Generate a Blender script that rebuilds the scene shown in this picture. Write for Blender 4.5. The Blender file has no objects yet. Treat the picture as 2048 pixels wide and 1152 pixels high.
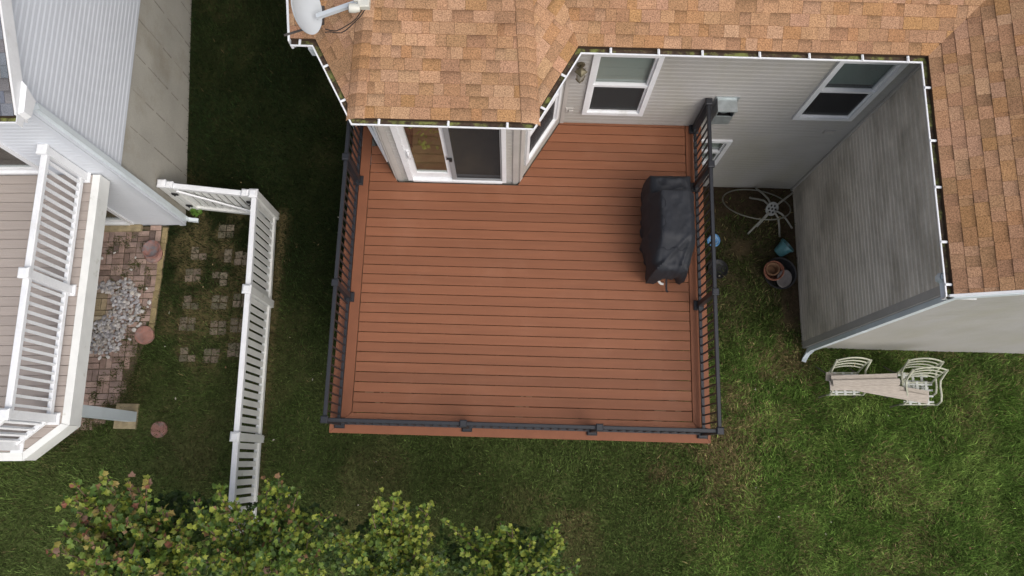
import bpy, math, random
import numpy as np
from mathutils import Matrix, Vector

random.seed(7)
RNG = np.random.default_rng(11)
S = bpy.context.scene
COL = S.collection
R_ = math.radians

# ------------------------------------------------------------------ camera, sky, sun, exposure
CAMH = 13.26
cam_d = bpy.data.cameras.new("camera")
cam_d.sensor_width = 36.0
cam_d.lens = 1500.0 / 2048.0 * 36.0
cam_d.clip_start = 0.1
cam_d.clip_end = 600
cam = bpy.data.objects.new("camera", cam_d)
COL.objects.link(cam)
CAMR = Matrix.Rotation(0.01198, 3, 'Z') @ Matrix.Rotation(0.22741, 3, 'X') @ Matrix.Rotation(0.016467, 3, 'Z')
cam.matrix_world = Matrix.Translation((0, 0, CAMH)) @ CAMR.to_4x4()
S.camera = cam

SUN_ELEV, SUN_AZ = R_(52), R_(-45)          # azimuth measured from +x towards +y
world = bpy.data.worlds.new("World")
S.world = world
world.use_nodes = True
wn = world.node_tree.nodes
wl = world.node_tree.links
bg = wn["Background"]
sky = wn.new("ShaderNodeTexSky")
sky.sky_type = 'NISHITA'
sky.sun_disc = False
sky.sun_elevation = SUN_ELEV
sky.sun_rotation = R_(90) - SUN_AZ
sky.air_density = 1.0
sky.dust_density = 6.0
sky.ozone_density = 1.0
hs = wn.new("ShaderNodeHueSaturation")          # cloud cover: the blue mostly washed out
hs.inputs["Saturation"].default_value = 0.55
wl.new(sky.outputs[0], hs.inputs["Color"])
wl.new(hs.outputs[0], bg.inputs[0])
bg.inputs[1].default_value = 0.15

sun_d = bpy.data.lights.new("sun", 'SUN')
sun_d.energy = 0.6
sun_d.angle = R_(45)
sun_d.color = (1.0, 0.975, 0.94)
sun = bpy.data.objects.new("sun", sun_d)
COL.objects.link(sun)
sdir = Vector((math.cos(SUN_ELEV) * math.cos(SUN_AZ), math.cos(SUN_ELEV) * math.sin(SUN_AZ), math.sin(SUN_ELEV)))
sun.rotation_euler = sdir.to_track_quat('Z', 'Y').to_euler()
sun.location = (20, -8, 30)

S.view_settings.view_transform = 'Standard'
S.view_settings.look = 'None'
S.view_settings.gamma = 1.0
S.view_settings.use_curve_mapping = False
S.view_settings.exposure = 0.25
S.cycles.max_bounces = 6
S.cycles.diffuse_bounces = 3
S.cycles.glossy_bounces = 3
S.cycles.transparent_max_bounces = 12


def project(p):
    """photo pixel (2048 wide) of a point; used only to rank which pieces show largest"""
    q = CAMR.transposed() @ (Vector(p) - Vector((0, 0, CAMH)))
    d = -q.z
    return 1024 + 1500 * q.x / d, 576 - 1500 * q.y / d, d


# ------------------------------------------------------------------ materials
def mk(name, base, rough=0.6, var=0.12, scale=6.0, stretch=(1, 1, 1), attr=False, objrand=0.0, fine=0.0,
       finescale=120.0, bump=0.0, bumpscale=60.0, metal=0.0, spec=0.4, second=None, secscale=2.0, sec=(0.45, 0.6),
       secstretch=(1, 1, 1), detail=4.0, trans=0.0):
    m = bpy.data.materials.new(name)
    m.use_nodes = True
    nt = m.node_tree
    N, L = nt.nodes, nt.links
    b = N["Principled BSDF"]
    b.inputs["Roughness"].default_value = rough
    b.inputs["Metallic"].default_value = metal
    b.inputs["Specular IOR Level"].default_value = spec
    geo = N.new("ShaderNodeNewGeometry")

    def noise(sc, st, det=4.0, rgh=0.55):
        mp = N.new("ShaderNodeMapping")
        mp.inputs["Scale"].default_value = st
        L.new(geo.outputs["Position"], mp.inputs[0])
        n = N.new("ShaderNodeTexNoise")
        n.inputs["Scale"].default_value = sc
        n.inputs["Detail"].default_value = det
        n.inputs["Roughness"].default_value = rgh
        L.new(mp.outputs[0], n.inputs["Vector"])
        return n.outputs["Fac"]

    def remap(sock, a, bb, lo=0.3, hi=0.7):
        r = N.new("ShaderNodeMapRange")
        r.inputs[1].default_value, r.inputs[2].default_value = lo, hi
        r.inputs[3].default_value, r.inputs[4].default_value = a, bb
        L.new(sock, r.inputs[0])
        return r.outputs[0]

    rgb = N.new("ShaderNodeRGB")
    rgb.outputs[0].default_value = (*base, 1)
    cur = rgb.outputs[0]
    if attr:
        at = N.new("ShaderNodeAttribute")
        at.attribute_name = "Col"
        mx = N.new("ShaderNodeMix")
        mx.data_type = 'RGBA'
        mx.blend_type = 'MULTIPLY'
        mx.inputs[0].default_value = 1
        L.new(cur, mx.inputs[6])
        L.new(at.outputs["Color"], mx.inputs[7])
        cur = mx.outputs[2]
    if second is not None:
        mx = N.new("ShaderNodeMix")
        mx.data_type = 'RGBA'
        L.new(remap(noise(secscale, secstretch, 6.0, 0.65), 0, 1, *sec), mx.inputs[0])
        L.new(cur, mx.inputs[6])
        mx.inputs[7].default_value = (*second, 1)
        cur = mx.outputs[2]

    def scl(cur, fac):
        v = N.new("ShaderNodeVectorMath")
        v.operation = 'SCALE'
        L.new(cur, v.inputs[0])
        L.new(fac, v.inputs[3])
        return v.outputs[0]
    if var:
        cur = scl(cur, remap(noise(scale, stretch, detail), 1 - var, 1 + var))
    if fine:
        cur = scl(cur, remap(noise(finescale, (1, 1, 1), 2.0, 0.7), 1 - fine, 1 + fine))
    if objrand:
        oi = N.new("ShaderNodeObjectInfo")
        cur = scl(cur, remap(oi.outputs["Random"], 1 - objrand, 1 + objrand, 0, 1))
    L.new(cur, b.inputs["Base Color"])
    if bump:
        bp = N.new("ShaderNodeBump")
        bp.inputs["Strength"].default_value = bump
        bp.inputs["Distance"].default_value = 0.01
        L.new(noise(bumpscale, stretch, 3.0), bp.inputs["Height"])
        L.new(bp.outputs[0], b.inputs["Normal"])
    if trans:
        tr = N.new("ShaderNodeBsdfTranslucent")
        L.new(cur, tr.inputs[0])
        ms = N.new("ShaderNodeMixShader")
        ms.inputs[0].default_value = trans
        L.new(b.outputs[0], ms.inputs[1])
        L.new(tr.outputs[0], ms.inputs[2])
        L.new(ms.outputs[0], N["Material Output"].inputs[0])
    return m


def glass(name, tint, refl=0.0):
    m = bpy.data.materials.new(name)
    m.use_nodes = True
    N, L = m.node_tree.nodes, m.node_tree.links
    N.remove(N["Principled BSDF"])
    t = N.new("ShaderNodeBsdfTransparent")
    t.inputs[0].default_value = (*tint, 1)
    g = N.new("ShaderNodeBsdfGlossy")
    g.inputs["Roughness"].default_value = 0.02
    lw = N.new("ShaderNodeLayerWeight")
    lw.inputs[0].default_value = 0.5
    pw = N.new("ShaderNodeMath")
    pw.operation = 'POWER'
    pw.inputs[1].default_value = 5.0
    L.new(lw.outputs["Facing"], pw.inputs[0])
    a = N.new("ShaderNodeMath")
    a.operation = 'MULTIPLY_ADD'
    a.use_clamp = True
    a.inputs[1].default_value = 0.95 - refl
    a.inputs[2].default_value = 0.04 + refl
    L.new(pw.outputs[0], a.inputs[0])
    mx = N.new("ShaderNodeMixShader")
    L.new(a.outputs[0], mx.inputs[0])
    L.new(t.outputs[0], mx.inputs[1])
    L.new(g.outputs[0], mx.inputs[2])
    L.new(mx.outputs[0], N["Material Output"].inputs[0])
    return m


def screen_mat(name, col, fac):
    m = bpy.data.materials.new(name)
    m.use_nodes = True
    N, L = m.node_tree.nodes, m.node_tree.links
    b = N["Principled BSDF"]
    b.inputs["Base Color"].default_value = (*col, 1)
    b.inputs["Roughness"].default_value = 0.8
    t = N.new("ShaderNodeBsdfTransparent")
    mx = N.new("ShaderNodeMixShader")
    mx.inputs[0].default_value = fac
    L.new(t.outputs[0], mx.inputs[1])
    L.new(b.outputs[0], mx.inputs[2])
    L.new(mx.outputs[0], N["Material Output"].inputs[0])
    return m


M = {}
M['shingle'] = mk('tan_shingle', (1, 1, 1), 0.95, 0.10, 1.6, attr=True, fine=0.5, finescale=75, spec=0.15)
M['roof_felt'] = mk('roof_felt', (0.055, 0.036, 0.024), 0.95, 0.2, 12, spec=0.1)
M['grey_shingle'] = mk('grey_shingle', (1, 1, 1), 0.95, 0.1, 3.0, attr=True, fine=0.38, finescale=110, spec=0.15)
M['siding'] = mk('greige_siding', (0.395, 0.385, 0.372), 0.55, 0.05, 1.2, fine=0.03, finescale=30,
                 second=(0.34, 0.325, 0.265), secscale=0.7, sec=(0.42, 0.8), secstretch=(1.5, 1.5, .6))
M['siding_dirty'] = mk('weathered_siding', (0.68, 0.625, 0.54), 0.6, 0.08, 4.0, stretch=(1, .6, 5), fine=0.05, finescale=30,
                       second=(0.235, 0.21, 0.16), secscale=1.2, sec=(0.44, 0.76), secstretch=(1, 0.5, 1.15))
M['siding_white'] = mk('pale_siding', (0.63, 0.665, 0.72), 0.5, 0.04, 1.0, fine=0.02, finescale=30)
M['trim_greige'] = mk('greige_trim', (0.43, 0.41, 0.385), 0.5, 0.08, 3)
M['white'] = mk('white_vinyl', (0.74, 0.755, 0.775), 0.4, 0.06, 2.5, fine=0.03, finescale=25, second=(0.56, 0.56, 0.52), secscale=3.5, sec=(0.60, 0.85))
M['white_worn'] = mk('weathered_white_vinyl', (0.70, 0.71, 0.69), 0.45, 0.06, 4, second=(0.42, 0.42, 0.34), secscale=5, sec=(0.62, 0.8))
M['dspout'] = mk('pale_blue_white_downspout', (0.62, 0.68, 0.71), 0.4, 0.06, 3)
M['gutter_debris'] = mk('mossy_gutter_debris', (0.075, 0.050, 0.034), 0.95, 0.5, 14, second=(0.15, 0.165, 0.05), secscale=7, sec=(0.48, 0.6), bump=0.8, bumpscale=70)
M['concrete'] = mk('foundation_concrete', (0.40, 0.385, 0.34), 0.9, 0.10, 1.5, fine=0.08, finescale=60, bump=0.3, bumpscale=40,
                   second=(0.32, 0.29, 0.23), secscale=1.1, sec=(0.5, 0.75))
M['concrete_seam'] = mk('stained_form_seam', (0.26, 0.245, 0.21), 0.9, 0.25, 6)
M['pad'] = mk('yellowed_concrete', (0.33, 0.27, 0.165), 0.95, 0.25, 9, fine=0.12, finescale=90, bump=0.4)
M['deck'] = mk('brown_composite', (0.212, 0.082, 0.040), 0.62, 0.07, 5, stretch=(.25, 3, 1), objrand=0.09, fine=0.06, finescale=120, bump=0.15, bumpscale=40, spec=0.35,
               second=(0.240, 0.103, 0.056), secscale=1.6, sec=(0.52, 0.85))
M['deck_border'] = mk('brown_composite_border', (0.192, 0.072, 0.035), 0.62, 0.07, 5, objrand=0.05, fine=0.05, finescale=120, bump=0.15, bumpscale=40, spec=0.35)
M['joist'] = mk('treated_lumber', (0.12, 0.085, 0.05), 0.85, 0.2, 6)
M['black_metal'] = mk('black_rail_metal', (0.0135, 0.0150, 0.0195), 0.45, 0.12, 8, spec=0.55)
M['ndeck'] = mk('taupe_composite', (0.36, 0.315, 0.285), 0.7, 0.06, 5, stretch=(.3, 14, 1), objrand=0.05, fine=0.05, bump=0.3, bumpscale=50)
M['brick'] = mk('paver_brick', (1, 1, 1), 0.9, 0.22, 9, attr=True, fine=0.18, finescale=70, bump=0.5, bumpscale=60, spec=0.2)
M['patio_bed'] = mk('mossy_patio_bed', (0.105, 0.080, 0.052), 0.95, 0.3, 12, second=(0.035, 0.045, 0.016), secscale=5, sec=(0.5, 0.6))
M['stone'] = mk('pale_river_stone', (0.40, 0.39, 0.39), 0.85, 0.25, 14, attr=True, fine=0.1, finescale=60)
M['soil'] = mk('lawn_soil', (1, 1, 1), 0.98, 0.35, 18, attr=True, fine=0.3, finescale=90, bump=0.6, bumpscale=50, spec=0.1)
M['grass'] = mk('grass_blades', (1, 1, 1), 0.75, 0.0, attr=True, spec=0.15, trans=0.25)
M['cover'] = mk('black_grill_cover', (0.0102, 0.0122, 0.0172), 0.68, 0.18, 7, fine=0.1, finescale=200, bump=0.15, bumpscale=28, spec=0.45)
M['black_plastic'] = mk('black_plastic', (0.014, 0.014, 0.015), 0.5, 0.2, 10)
M['tub'] = mk('scuffed_black_tub', (0.035, 0.035, 0.038), 0.45, 0.3, 14)
M['dark_room'] = mk('dark_interior', (0.010, 0.011, 0.012), 0.9, 0.1, 3)
M['room_floor'] = mk('interior_floor', (0.40, 0.31, 0.17), 0.5, 0.25, 4)
M['curtain'] = mk('room_plant_leaf', (0.30, 0.36, 0.06), 0.7, 0.3, 9)
M['blind'] = mk('grey_green_blind', (0.37, 0.395, 0.375), 0.5, 0.05, 3)
M['blind_dark'] = mk('screened_blind', (0.24, 0.29, 0.295), 0.5, 0.05, 3)
M['glass'] = glass('window_glass', (0.84, 0.87, 0.86), 0.03)
M['glass_door'] = glass('door_glass', (0.85, 0.88, 0.84), 0.10)
M['screen'] = screen_mat('insect_screen', (0.03, 0.03, 0.033), 0.52)
M['screen_frame'] = mk('grey_screen_frame', (0.25, 0.26, 0.27), 0.45, 0.05, 4)
M['galv'] = mk('galvanised_metal', (0.40, 0.44, 0.45), 0.38, 0.15, 12, metal=0.6)
M['brass'] = mk('aged_brass', (0.16, 0.14, 0.09), 0.45, 0.2, 20, metal=0.5)
M['lamp_glass'] = mk('frosted_lamp_glass', (0.42, 0.40, 0.33), 0.3, 0.1, 8)
M['dish'] = mk('pale_grey_dish', (0.47, 0.51, 0.545), 0.4, 0.04, 3)
M['cable'] = mk('black_cable', (0.012, 0.010, 0.010), 0.5, 0.1, 5)
M['rust'] = mk('dull_strut_metal', (0.055, 0.048, 0.045), 0.6, 0.2, 10)
M['lnb'] = mk('offwhite_plastic', (0.52, 0.52, 0.47), 0.45, 0.06, 6)
M['chair'] = mk('cream_aluminium', (0.40, 0.41, 0.32), 0.42, 0.10, 6)
M['chair_leg'] = mk('shade_toned_aluminium', (0.12, 0.115, 0.085), 0.6, 0.2, 9)  # same paint as the chair, darkened to imitate shade on the legs
M['strap'] = mk('pale_vinyl_strap', (0.50, 0.52, 0.49), 0.55, 0.08, 5)
M['plank'] = mk('pinkish_grey_plank', (0.365, 0.325, 0.28), 0.75, 0.16, 5, stretch=(2, 12, 1), objrand=0.08, fine=0.06)
M['table'] = mk('grey_table_tube', (0.28, 0.28, 0.245), 0.45, 0.15, 8)
M['table_rim'] = mk('shaded_table_rim', (0.17, 0.17, 0.14), 0.5, 0.2, 6)  # rim grey lowered to paint in the shade on its far half
M['hub'] = mk('grey_hub_plate', (0.30, 0.31, 0.30), 0.5, 0.15, 12)
M['teal'] = mk('teal_glaze', (0.075, 0.20, 0.225), 0.28, 0.25, 14, spec=0.6)
M['terracotta'] = mk('terracotta', (0.29, 0.12, 0.075), 0.85, 0.2, 9, fine=0.1)
M['terra_in'] = mk('stained_terracotta', (0.20, 0.11, 0.06), 0.9, 0.3, 9)
M['saucer'] = mk('grey_brown_saucer', (0.16, 0.145, 0.14), 0.6, 0.2, 14)
M['disc'] = mk('pink_concrete', (0.30, 0.155, 0.125), 0.9, 0.2, 10, fine=0.12, second=(0.22, 0.17, 0.16), secscale=7, sec=(0.5, 0.7))
M['bath'] = mk('stained_bird_bath', (0.25, 0.125, 0.105), 0.8, 0.2, 10, fine=0.1, second=(0.15, 0.145, 0.155), secscale=9, sec=(0.45, 0.6))
M['blue'] = mk('sky_blue_plastic', (0.13, 0.34, 0.66), 0.4, 0.1, 9)
M['ltblue'] = mk('pale_blue_plastic', (0.38, 0.56, 0.75), 0.4, 0.1, 9)
M['bark'] = mk('tree_bark', (0.13, 0.085, 0.06), 0.9, 0.3, 20, bump=0.5)
M['leaf'] = mk('leaf_blade', (1, 1, 1), 0.5, 0.10, 30, attr=True, spec=0.3, trans=0.3)
M['meter'] = mk('grey_blue_meter', (0.25, 0.30, 0.36), 0.4, 0.1, 8)
M['copper'] = mk('rusty_pipe', (0.15, 0.06, 0.045), 0.7, 0.2, 8)
M['tag'] = mk('white_tag', (0.42, 0.42, 0.41), 0.6, 0.03, 4)


# ------------------------------------------------------------------ mesh helpers
class Frame:
    """a along the wall, d outward, z up"""
    def __init__(s, o, u, n):
        s.o, s.u, s.n = Vector(o), Vector(u).normalized(), Vector(n).normalized()

    def __call__(s, a, d, z):
        return s.o + s.u * a + s.n * d + Vector((0, 0, z))


ID = Frame((0, 0, 0), (1, 0, 0), (0, 1, 0))


class MB:
    def __init__(s):
        s.v, s.f, s.c, s.sm = [], [], [], []
        s.col = None

    def add(s, verts, faces, col=None, smooth=False):
        b = len(s.v)
        s.v += [tuple(p) for p in verts]
        s.f += [tuple(i + b for i in f) for f in faces]
        if col is not None:
            s.c += [col] * len(verts) if not isinstance(col[0], (tuple, list)) else list(col)
        else:
            s.c += [(1, 1, 1)] * len(verts)
        s.sm += [smooth] * len(faces)
        return s

    def box(s, a0, a1, d0, d1, z0, z1, fr=ID, col=None, bev=0.0):
        if bev:
            return s.bbox(a0, a1, d0, d1, z0, z1, fr, col, bev)
        P = [fr(a, d, z) for z in (z0, z1) for d in (d0, d1) for a in (a0, a1)]
        s.add(P, [(0, 2, 3, 1), (4, 5, 7, 6), (0, 1, 5, 4), (2, 6, 7, 3), (0, 4, 6, 2), (1, 3, 7, 5)], col)
        return s

    def bbox(s, a0, a1, d0, d1, z0, z1, fr, col, b):
        # top edges chamfered
        P = [fr(a, d, z0) for d, a in ((d0, a0), (d0, a1), (d1, a1), (d1, a0))]
        P += [fr(a, d, z1 - b) for d, a in ((d0, a0), (d0, a1), (d1, a1), (d1, a0))]
        P += [fr(a, d, z1) for d, a in ((d0 + b, a0 + b), (d0 + b, a1 - b), (d1 - b, a1 - b), (d1 - b, a0 + b))]
        F = [(3, 2, 1, 0), (8, 9, 10, 11)]
        for k in range(4):
            n = (k + 1) % 4
            F += [(k, n, n + 4, k + 4), (k + 4, n + 4, n + 8, k + 8)]
        return s.add(P, F, col)

    def prism(s, poly, z0, z1, col=None):
        """poly: plan points CCW; z0/z1 number or function(x,y)"""
        f0 = z0 if callable(z0) else (lambda x, y: z0)
        f1 = z1 if callable(z1) else (lambda x, y: z1)
        n = len(poly)
        P = [(x, y, f0(x, y)) for x, y in poly] + [(x, y, f1(x, y)) for x, y in poly]
        F = [tuple(range(n - 1, -1, -1)), tuple(range(n, 2 * n))]
        F += [(k, (k + 1) % n, (k + 1) % n + n, k + n) for k in range(n)]
        return s.add(P, F, col)

    def tube(s, pts, r, n=8, col=None, closed=False, flat=1.0):
        pts = [Vector(p) for p in pts]
        m = len(pts)
        rs = r if isinstance(r, (list, tuple)) else [r] * m
        V, F = [], []
        up = Vector((0, 0, 1))
        prev = None
        for i, p in enumerate(pts):
            if closed:
                t = pts[(i + 1) % m] - pts[i - 1]
            else:
                t = pts[min(i + 1, m - 1)] - pts[max(i - 1, 0)]
            t.normalize()
            if prev is None:
                x = t.cross(up)
                if x.length < 1e-3:
                    x = t.cross(Vector((0, 1, 0)))
            else:
                x = prev - t * prev.dot(t)
            x.normalize()
            prev = x
            y = t.cross(x)
            for k in range(n):
                a = 2 * math.pi * k / n
                V.append(p + (x * math.cos(a) + y * math.sin(a) * flat) * rs[i])
        for i in range(m if closed else m - 1):
            j = (i + 1) % m
            for k in range(n):
                k2 = (k + 1) % n
                F.append((i * n + k, i * n + k2, j * n + k2, j * n + k))
        if not closed:
            F.append(tuple(range(n - 1, -1, -1)))
            F.append(tuple((m - 1) * n + k for k in range(n)))
        return s.add(V, F, col, True)

    def bar(s, p0, p1, w, h, col=None, up=(0, 0, 1)):
        p0, p1 = Vector(p0), Vector(p1)
        t = (p1 - p0).normalized()
        x = t.cross(Vector(up)).normalized()
        y = x.cross(t)
        V = [p + x * a * w / 2 + y * b * h / 2 for p in (p0, p1) for a, b in ((-1, -1), (1, -1), (1, 1), (-1, 1))]
        return s.add(V, [(0, 3, 2, 1), (4, 5, 6, 7), (0, 1, 5, 4), (1, 2, 6, 5), (2, 3, 7, 6), (3, 0, 4, 7)], col)

    def lathe(s, prof, o, n=28, axis=(0, 0, 1), col=None):
        o = Vector(o)
        q = Vector((0, 0, 1)).rotation_difference(Vector(axis))
        V, F = [], []
        for r, z in prof:
            for k in range(n):
                a = 2 * math.pi * k / n
                V.append(o + q @ Vector((r * math.cos(a), r * math.sin(a), z)))
        for i in range(len(prof) - 1):
            for k in range(n):
                k2 = (k + 1) % n
                F.append((i * n + k, i * n + k2, (i + 1) * n + k2, (i + 1) * n + k))
        return s.add(V, F, col, True)

    def build(s, name, mat, parent=None, off=None, kind=None, smooth_angle=None):
        me = bpy.data.meshes.new(name)
        o3 = off
        if o3 is None and parent is not None:
            o3 = root_off(parent)
        if o3 is not None and Vector(o3).length > 0:
            ox, oy, oz = o3
            s.v = [(p[0] - ox, p[1] - oy, p[2] - oz) for p in s.v]
        me.from_pydata(s.v, [], s.f)
        me.polygons.foreach_set("use_smooth", s.sm)
        ca = me.color_attributes.new("Col", 'FLOAT_COLOR', 'POINT')
        arr = np.ones((len(s.v), 4), dtype=np.float32)
        arr[:, :3] = np.array(s.c, dtype=np.float32).reshape(-1, 3)
        ca.data.foreach_set("color", arr.ravel())
        me.materials.append(mat)
        me.update()
        if any(s.sm):
            try:
                me.set_sharp_from_angle(angle=R_(40))
            except Exception:
                pass
        o = bpy.data.objects.new(name, me)
        COL.objects.link(o)
        if parent is not None:
            o.parent = parent
        if kind:
            o["kind"] = kind
        return o


def root_off(p):
    """meshes are written in the root's outer frame; local roots (flag 'loc') take local coordinates"""
    while p.parent is not None:
        p = p.parent
    if p.get("_local"):
        return None
    return p.location.copy()


def thing(name, label, cat, loc=(0, 0, 0), rz=0.0, group=None, local=False):
    o = bpy.data.objects.new(name, None)
    o.empty_display_size = 0.2
    COL.objects.link(o)
    o.location = loc
    o.rotation_euler = (0, 0, rz)
    o["label"] = label
    o["category"] = cat
    if group:
        o["group"] = group
    if local:
        o["_local"] = 1
    return o


def tag(o, label, cat, group=None):
    o["label"] = label
    o["category"] = cat
    if group:
        o["group"] = group
    return o


def inst(o, parent, loc=(0, 0, 0), rot=None, name=None):
    c = o.copy()
    if name:
        c.name = name
    COL.objects.link(c)
    c.parent = parent
    c.location = loc
    if rot is not None:
        c.rotation_euler = rot
    return c


def clip(poly, cl):
    """Sutherland-Hodgman, convex CCW clip polygon"""
    out = list(poly)
    for i in range(len(cl)):
        ax, ay = cl[i]
        bx, by = cl[(i + 1) % len(cl)]
        inp, out = out, []
        if not inp:
            return []

        def side(p):
            return (bx - ax) * (p[1] - ay) - (by - ay) * (p[0] - ax)
        for k in range(len(inp)):
            p, q = inp[k - 1], inp[k]
            sp, sq = side(p), side(q)
            if (sp >= 0) != (sq >= 0):
                t = sp / (sp - sq)
                out.append((p[0] + (q[0] - p[0]) * t, p[1] + (q[1] - p[1]) * t))
            if sq >= 0:
                out.append(q)
    return out


def area(p):
    return 0.5 * sum(p[i - 1][0] * p[i][1] - p[i][0] * p[i - 1][1] for i in range(len(p)))


def lattice(seed):
    return np.random.default_rng(seed).random((257, 257))


def vnoise(x, y, sc, seed):
    T = lattice(seed)
    x = np.asarray(x, float) * sc + 1000.0
    y = np.asarray(y, float) * sc + 1000.0
    xi, yi = np.floor(x).astype(int), np.floor(y).astype(int)
    fx, fy = x - xi, y - yi
    fx, fy = fx * fx * (3 - 2 * fx), fy * fy * (3 - 2 * fy)
    a, b = T[xi % 257, yi % 257], T[(xi + 1) % 257, yi % 257]
    c, d = T[xi % 257, (yi + 1) % 257], T[(xi + 1) % 257, (yi + 1) % 257]
    return (a * (1 - fx) + b * fx) * (1 - fy) + (c * (1 - fx) + d * fx) * fy


def fbm(x, y, sc, seed):
    return 0.5 * vnoise(x, y, sc, seed) + 0.3 * vnoise(x, y, sc * 2.1, seed + 1) + 0.2 * vnoise(x, y, sc * 4.3, seed + 2)


def sstep(x, a, b):
    t = np.clip((np.asarray(x, float) - a) / (b - a), 0, 1)
    return t * t * (3 - 2 * t)


# ------------------------------------------------------------------ terrain
def gz(x, y):
    m = 1 - sstep(x, -2.6, -1.6)
    r = 0.155 * np.maximum(0, np.asarray(y, float) - 4.3)
    return np.minimum(r, 1.4) * m


PATIO = [(-10.0, 0.10), (-7.87, 0.12), (-7.13, 0.42), (-6.75, 0.85), (-6.66, 1.42), (-6.55, 1.9), (-6.40, 2.2), (-6.40, 4.05), (-10.0, 3.92)]
PAVERS = [(-5.34, 3.99, 1, 3), (-5.79, 3.56, 2, 2), (-5.33, 3.53, 2, 3), (-5.85, 3.14, 3, 2), (-5.36, 3.09, 3, 3), (-5.82, 2.64, 4, 2), (-5.31, 2.65, 4, 3),
          (-5.84, 2.24, 5, 2), (-5.28, 2.19, 5, 3), (-5.76, 1.69, 6, 2), (-5.34, 1.68, 6, 3), (-4.92, 2.24, 5, 4), (-4.92, 1.80, 6, 4), (-4.92, 2.70, 4, 4), (-4.98, 3.48, 2, 4)]


def inside(x, y, poly):
    x, y = np.asarray(x, float), np.asarray(y, float)
    r = np.zeros(x.shape, bool)
    n = len(poly)
    for i in range(n):
        x0, y0 = poly[i]
        x1, y1 = poly[(i + 1) % n]
        if y0 == y1:
            continue
        c = ((y0 > y) != (y1 > y)) & (x < (x1 - x0) * (y - y0) / (y1 - y0) + x0)
        r ^= c
    return r


def lawn_fields(x, y):
    """density of grass, dryness, bare soil in metres on the ground"""
    n1 = fbm(x, y, 0.9, 1)
    n2 = fbm(x, y, 2.2, 5)
    n3 = fbm(x, y, 0.35, 9)
    right = sstep(x, 2.0, 4.2)
    lane = (1 - sstep(x, -2.9, -2.3)) * sstep(y, -0.4, 3.6)
    dry = sstep(n1 * 0.6 + n2 * 0.4, 0.50, 0.74) * (0.26 + 0.1 * right)
    # yellowed strip right of the deck and in front of it
    dry = np.maximum(dry, np.exp(-((x - 3.55) / 0.8) ** 2 - ((y - 0.6) / 1.5) ** 2) * sstep(n2, 0.32, 0.58) * 0.95)
    dry = np.maximum(dry, np.exp(-((x - 4.9) / 0.5) ** 2 - ((y - 1.9) / 0.9) ** 2) * sstep(n2, 0.3, 0.6) * 0.9)
    dry = np.maximum(dry, np.exp(-((y + 0.8) / 0.7) ** 2) * sstep(x, -1.0, 1.2) * (1 - sstep(x, 3.5, 5.5)) * sstep(n1, 0.42, 0.66) * 0.42)
    dry = np.maximum(dry, np.exp(-((x - 4.17) / 0.16) ** 2 - ((y - 3.94) / 0.15) ** 2) * 1.3)
    dry = np.maximum(dry, np.exp(-((x - 4.05) / 0.13) ** 2 - ((y - 0.72) / 0.13) ** 2) * 0.8)
    for qx, qy, qr in ((3.25, 0.9, .28), (3.5, 0.15, .24), (3.2, 0.35, .22), (4.35, 2.0, .2), (4.5, 1.55, .22), (3.9, 2.4, .18), (2.6, -0.15, .2)):
        dry = np.maximum(dry, np.exp(-(((x - qx) ** 2 + (y - qy) ** 2) / qr ** 2)) * 0.9 * sstep(n2, 0.2, 0.5))
    dry = np.maximum(dry, np.exp(-((x + 6.05) / 0.2) ** 2 - ((y - 4.72) / 0.35) ** 2) * 1.0)
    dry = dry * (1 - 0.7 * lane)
    # strip of dead grass under the white fence
    dry = np.maximum(dry, np.exp(-((x + 4.33) / 0.10) ** 2) * (1 - sstep(y, 4.3, 4.5)) * 0.7)
    strip = sstep(x, -6.4, -6.2) * (1 - sstep(x, -4.6, -4.4)) * sstep(y, 1.2, 1.6) * (1 - sstep(y, 4.3, 4.5))
    dry = np.maximum(dry, strip * sstep(n2, 0.40, 0.66) * 0.5)
    bare = sstep(x, 4.45, 5.0) * sstep(y, 1.9, 2.8) * sstep(n2 + 0.2, 0.3, 0.7)
    bare = np.maximum(bare, sstep(y, 4.0, 4.7) * sstep(x, 2.6, 2.9))
    bare = np.maximum(bare, sstep(x, 2.7, 3.0) * (1 - sstep(x, 5.2, 5.5)) * sstep(y, 1.7, 3.3) * (0.46 + 0.34 * sstep(n1, 0.35, 0.6)))
    bare = np.maximum(bare, (x < 2.9) & (x > -2.6) & (y > 0.6) & (y < 5.3))
    for px, py, _, _ in PAVERS:
        bare = np.maximum(bare, np.exp(-(((x - px) / 0.15) ** 2 + ((y - py) / 0.14) ** 2) ** 1.5) * 0.62)
        dry = np.maximum(dry, np.exp(-((np.hypot(x - px, y - py) - 0.15) / 0.07) ** 2) * 0.55 * sstep(n2, 0.25, 0.55))
    bare = np.maximum(bare, np.exp(-((x + 6.15) / 0.12) ** 2) * (y < 2.2) * (y > 4.1))
    return n1, n2, n3, np.clip(dry, 0, 1), np.clip(bare, 0, 1), right, lane


def lawn_colors(x, y):
    n1, n2, n3, dry, bare, right, lane = lawn_fields(x, y)
    soil = np.stack([0.050 + 0 * x, 0.036 + 0 * x, 0.022 + 0 * x], -1)
    thatch = np.stack([0.046 + 0 * x, 0.060 + 0 * x, 0.019 + 0 * x], -1) * (0.8 + 0.5 * n2[..., None])
    straw = np.array([0.16, 0.125, 0.06])
    thatch = thatch * (1.20 + 0.05 * right - 0.90 * lane)[..., None]  # thatch dimmed along the lane to paint in its shade
    c = thatch * (1 - dry[..., None]) + straw * dry[..., None]
    c = c * (1 - bare[..., None]) + soil * bare[..., None]
    return c


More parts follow.
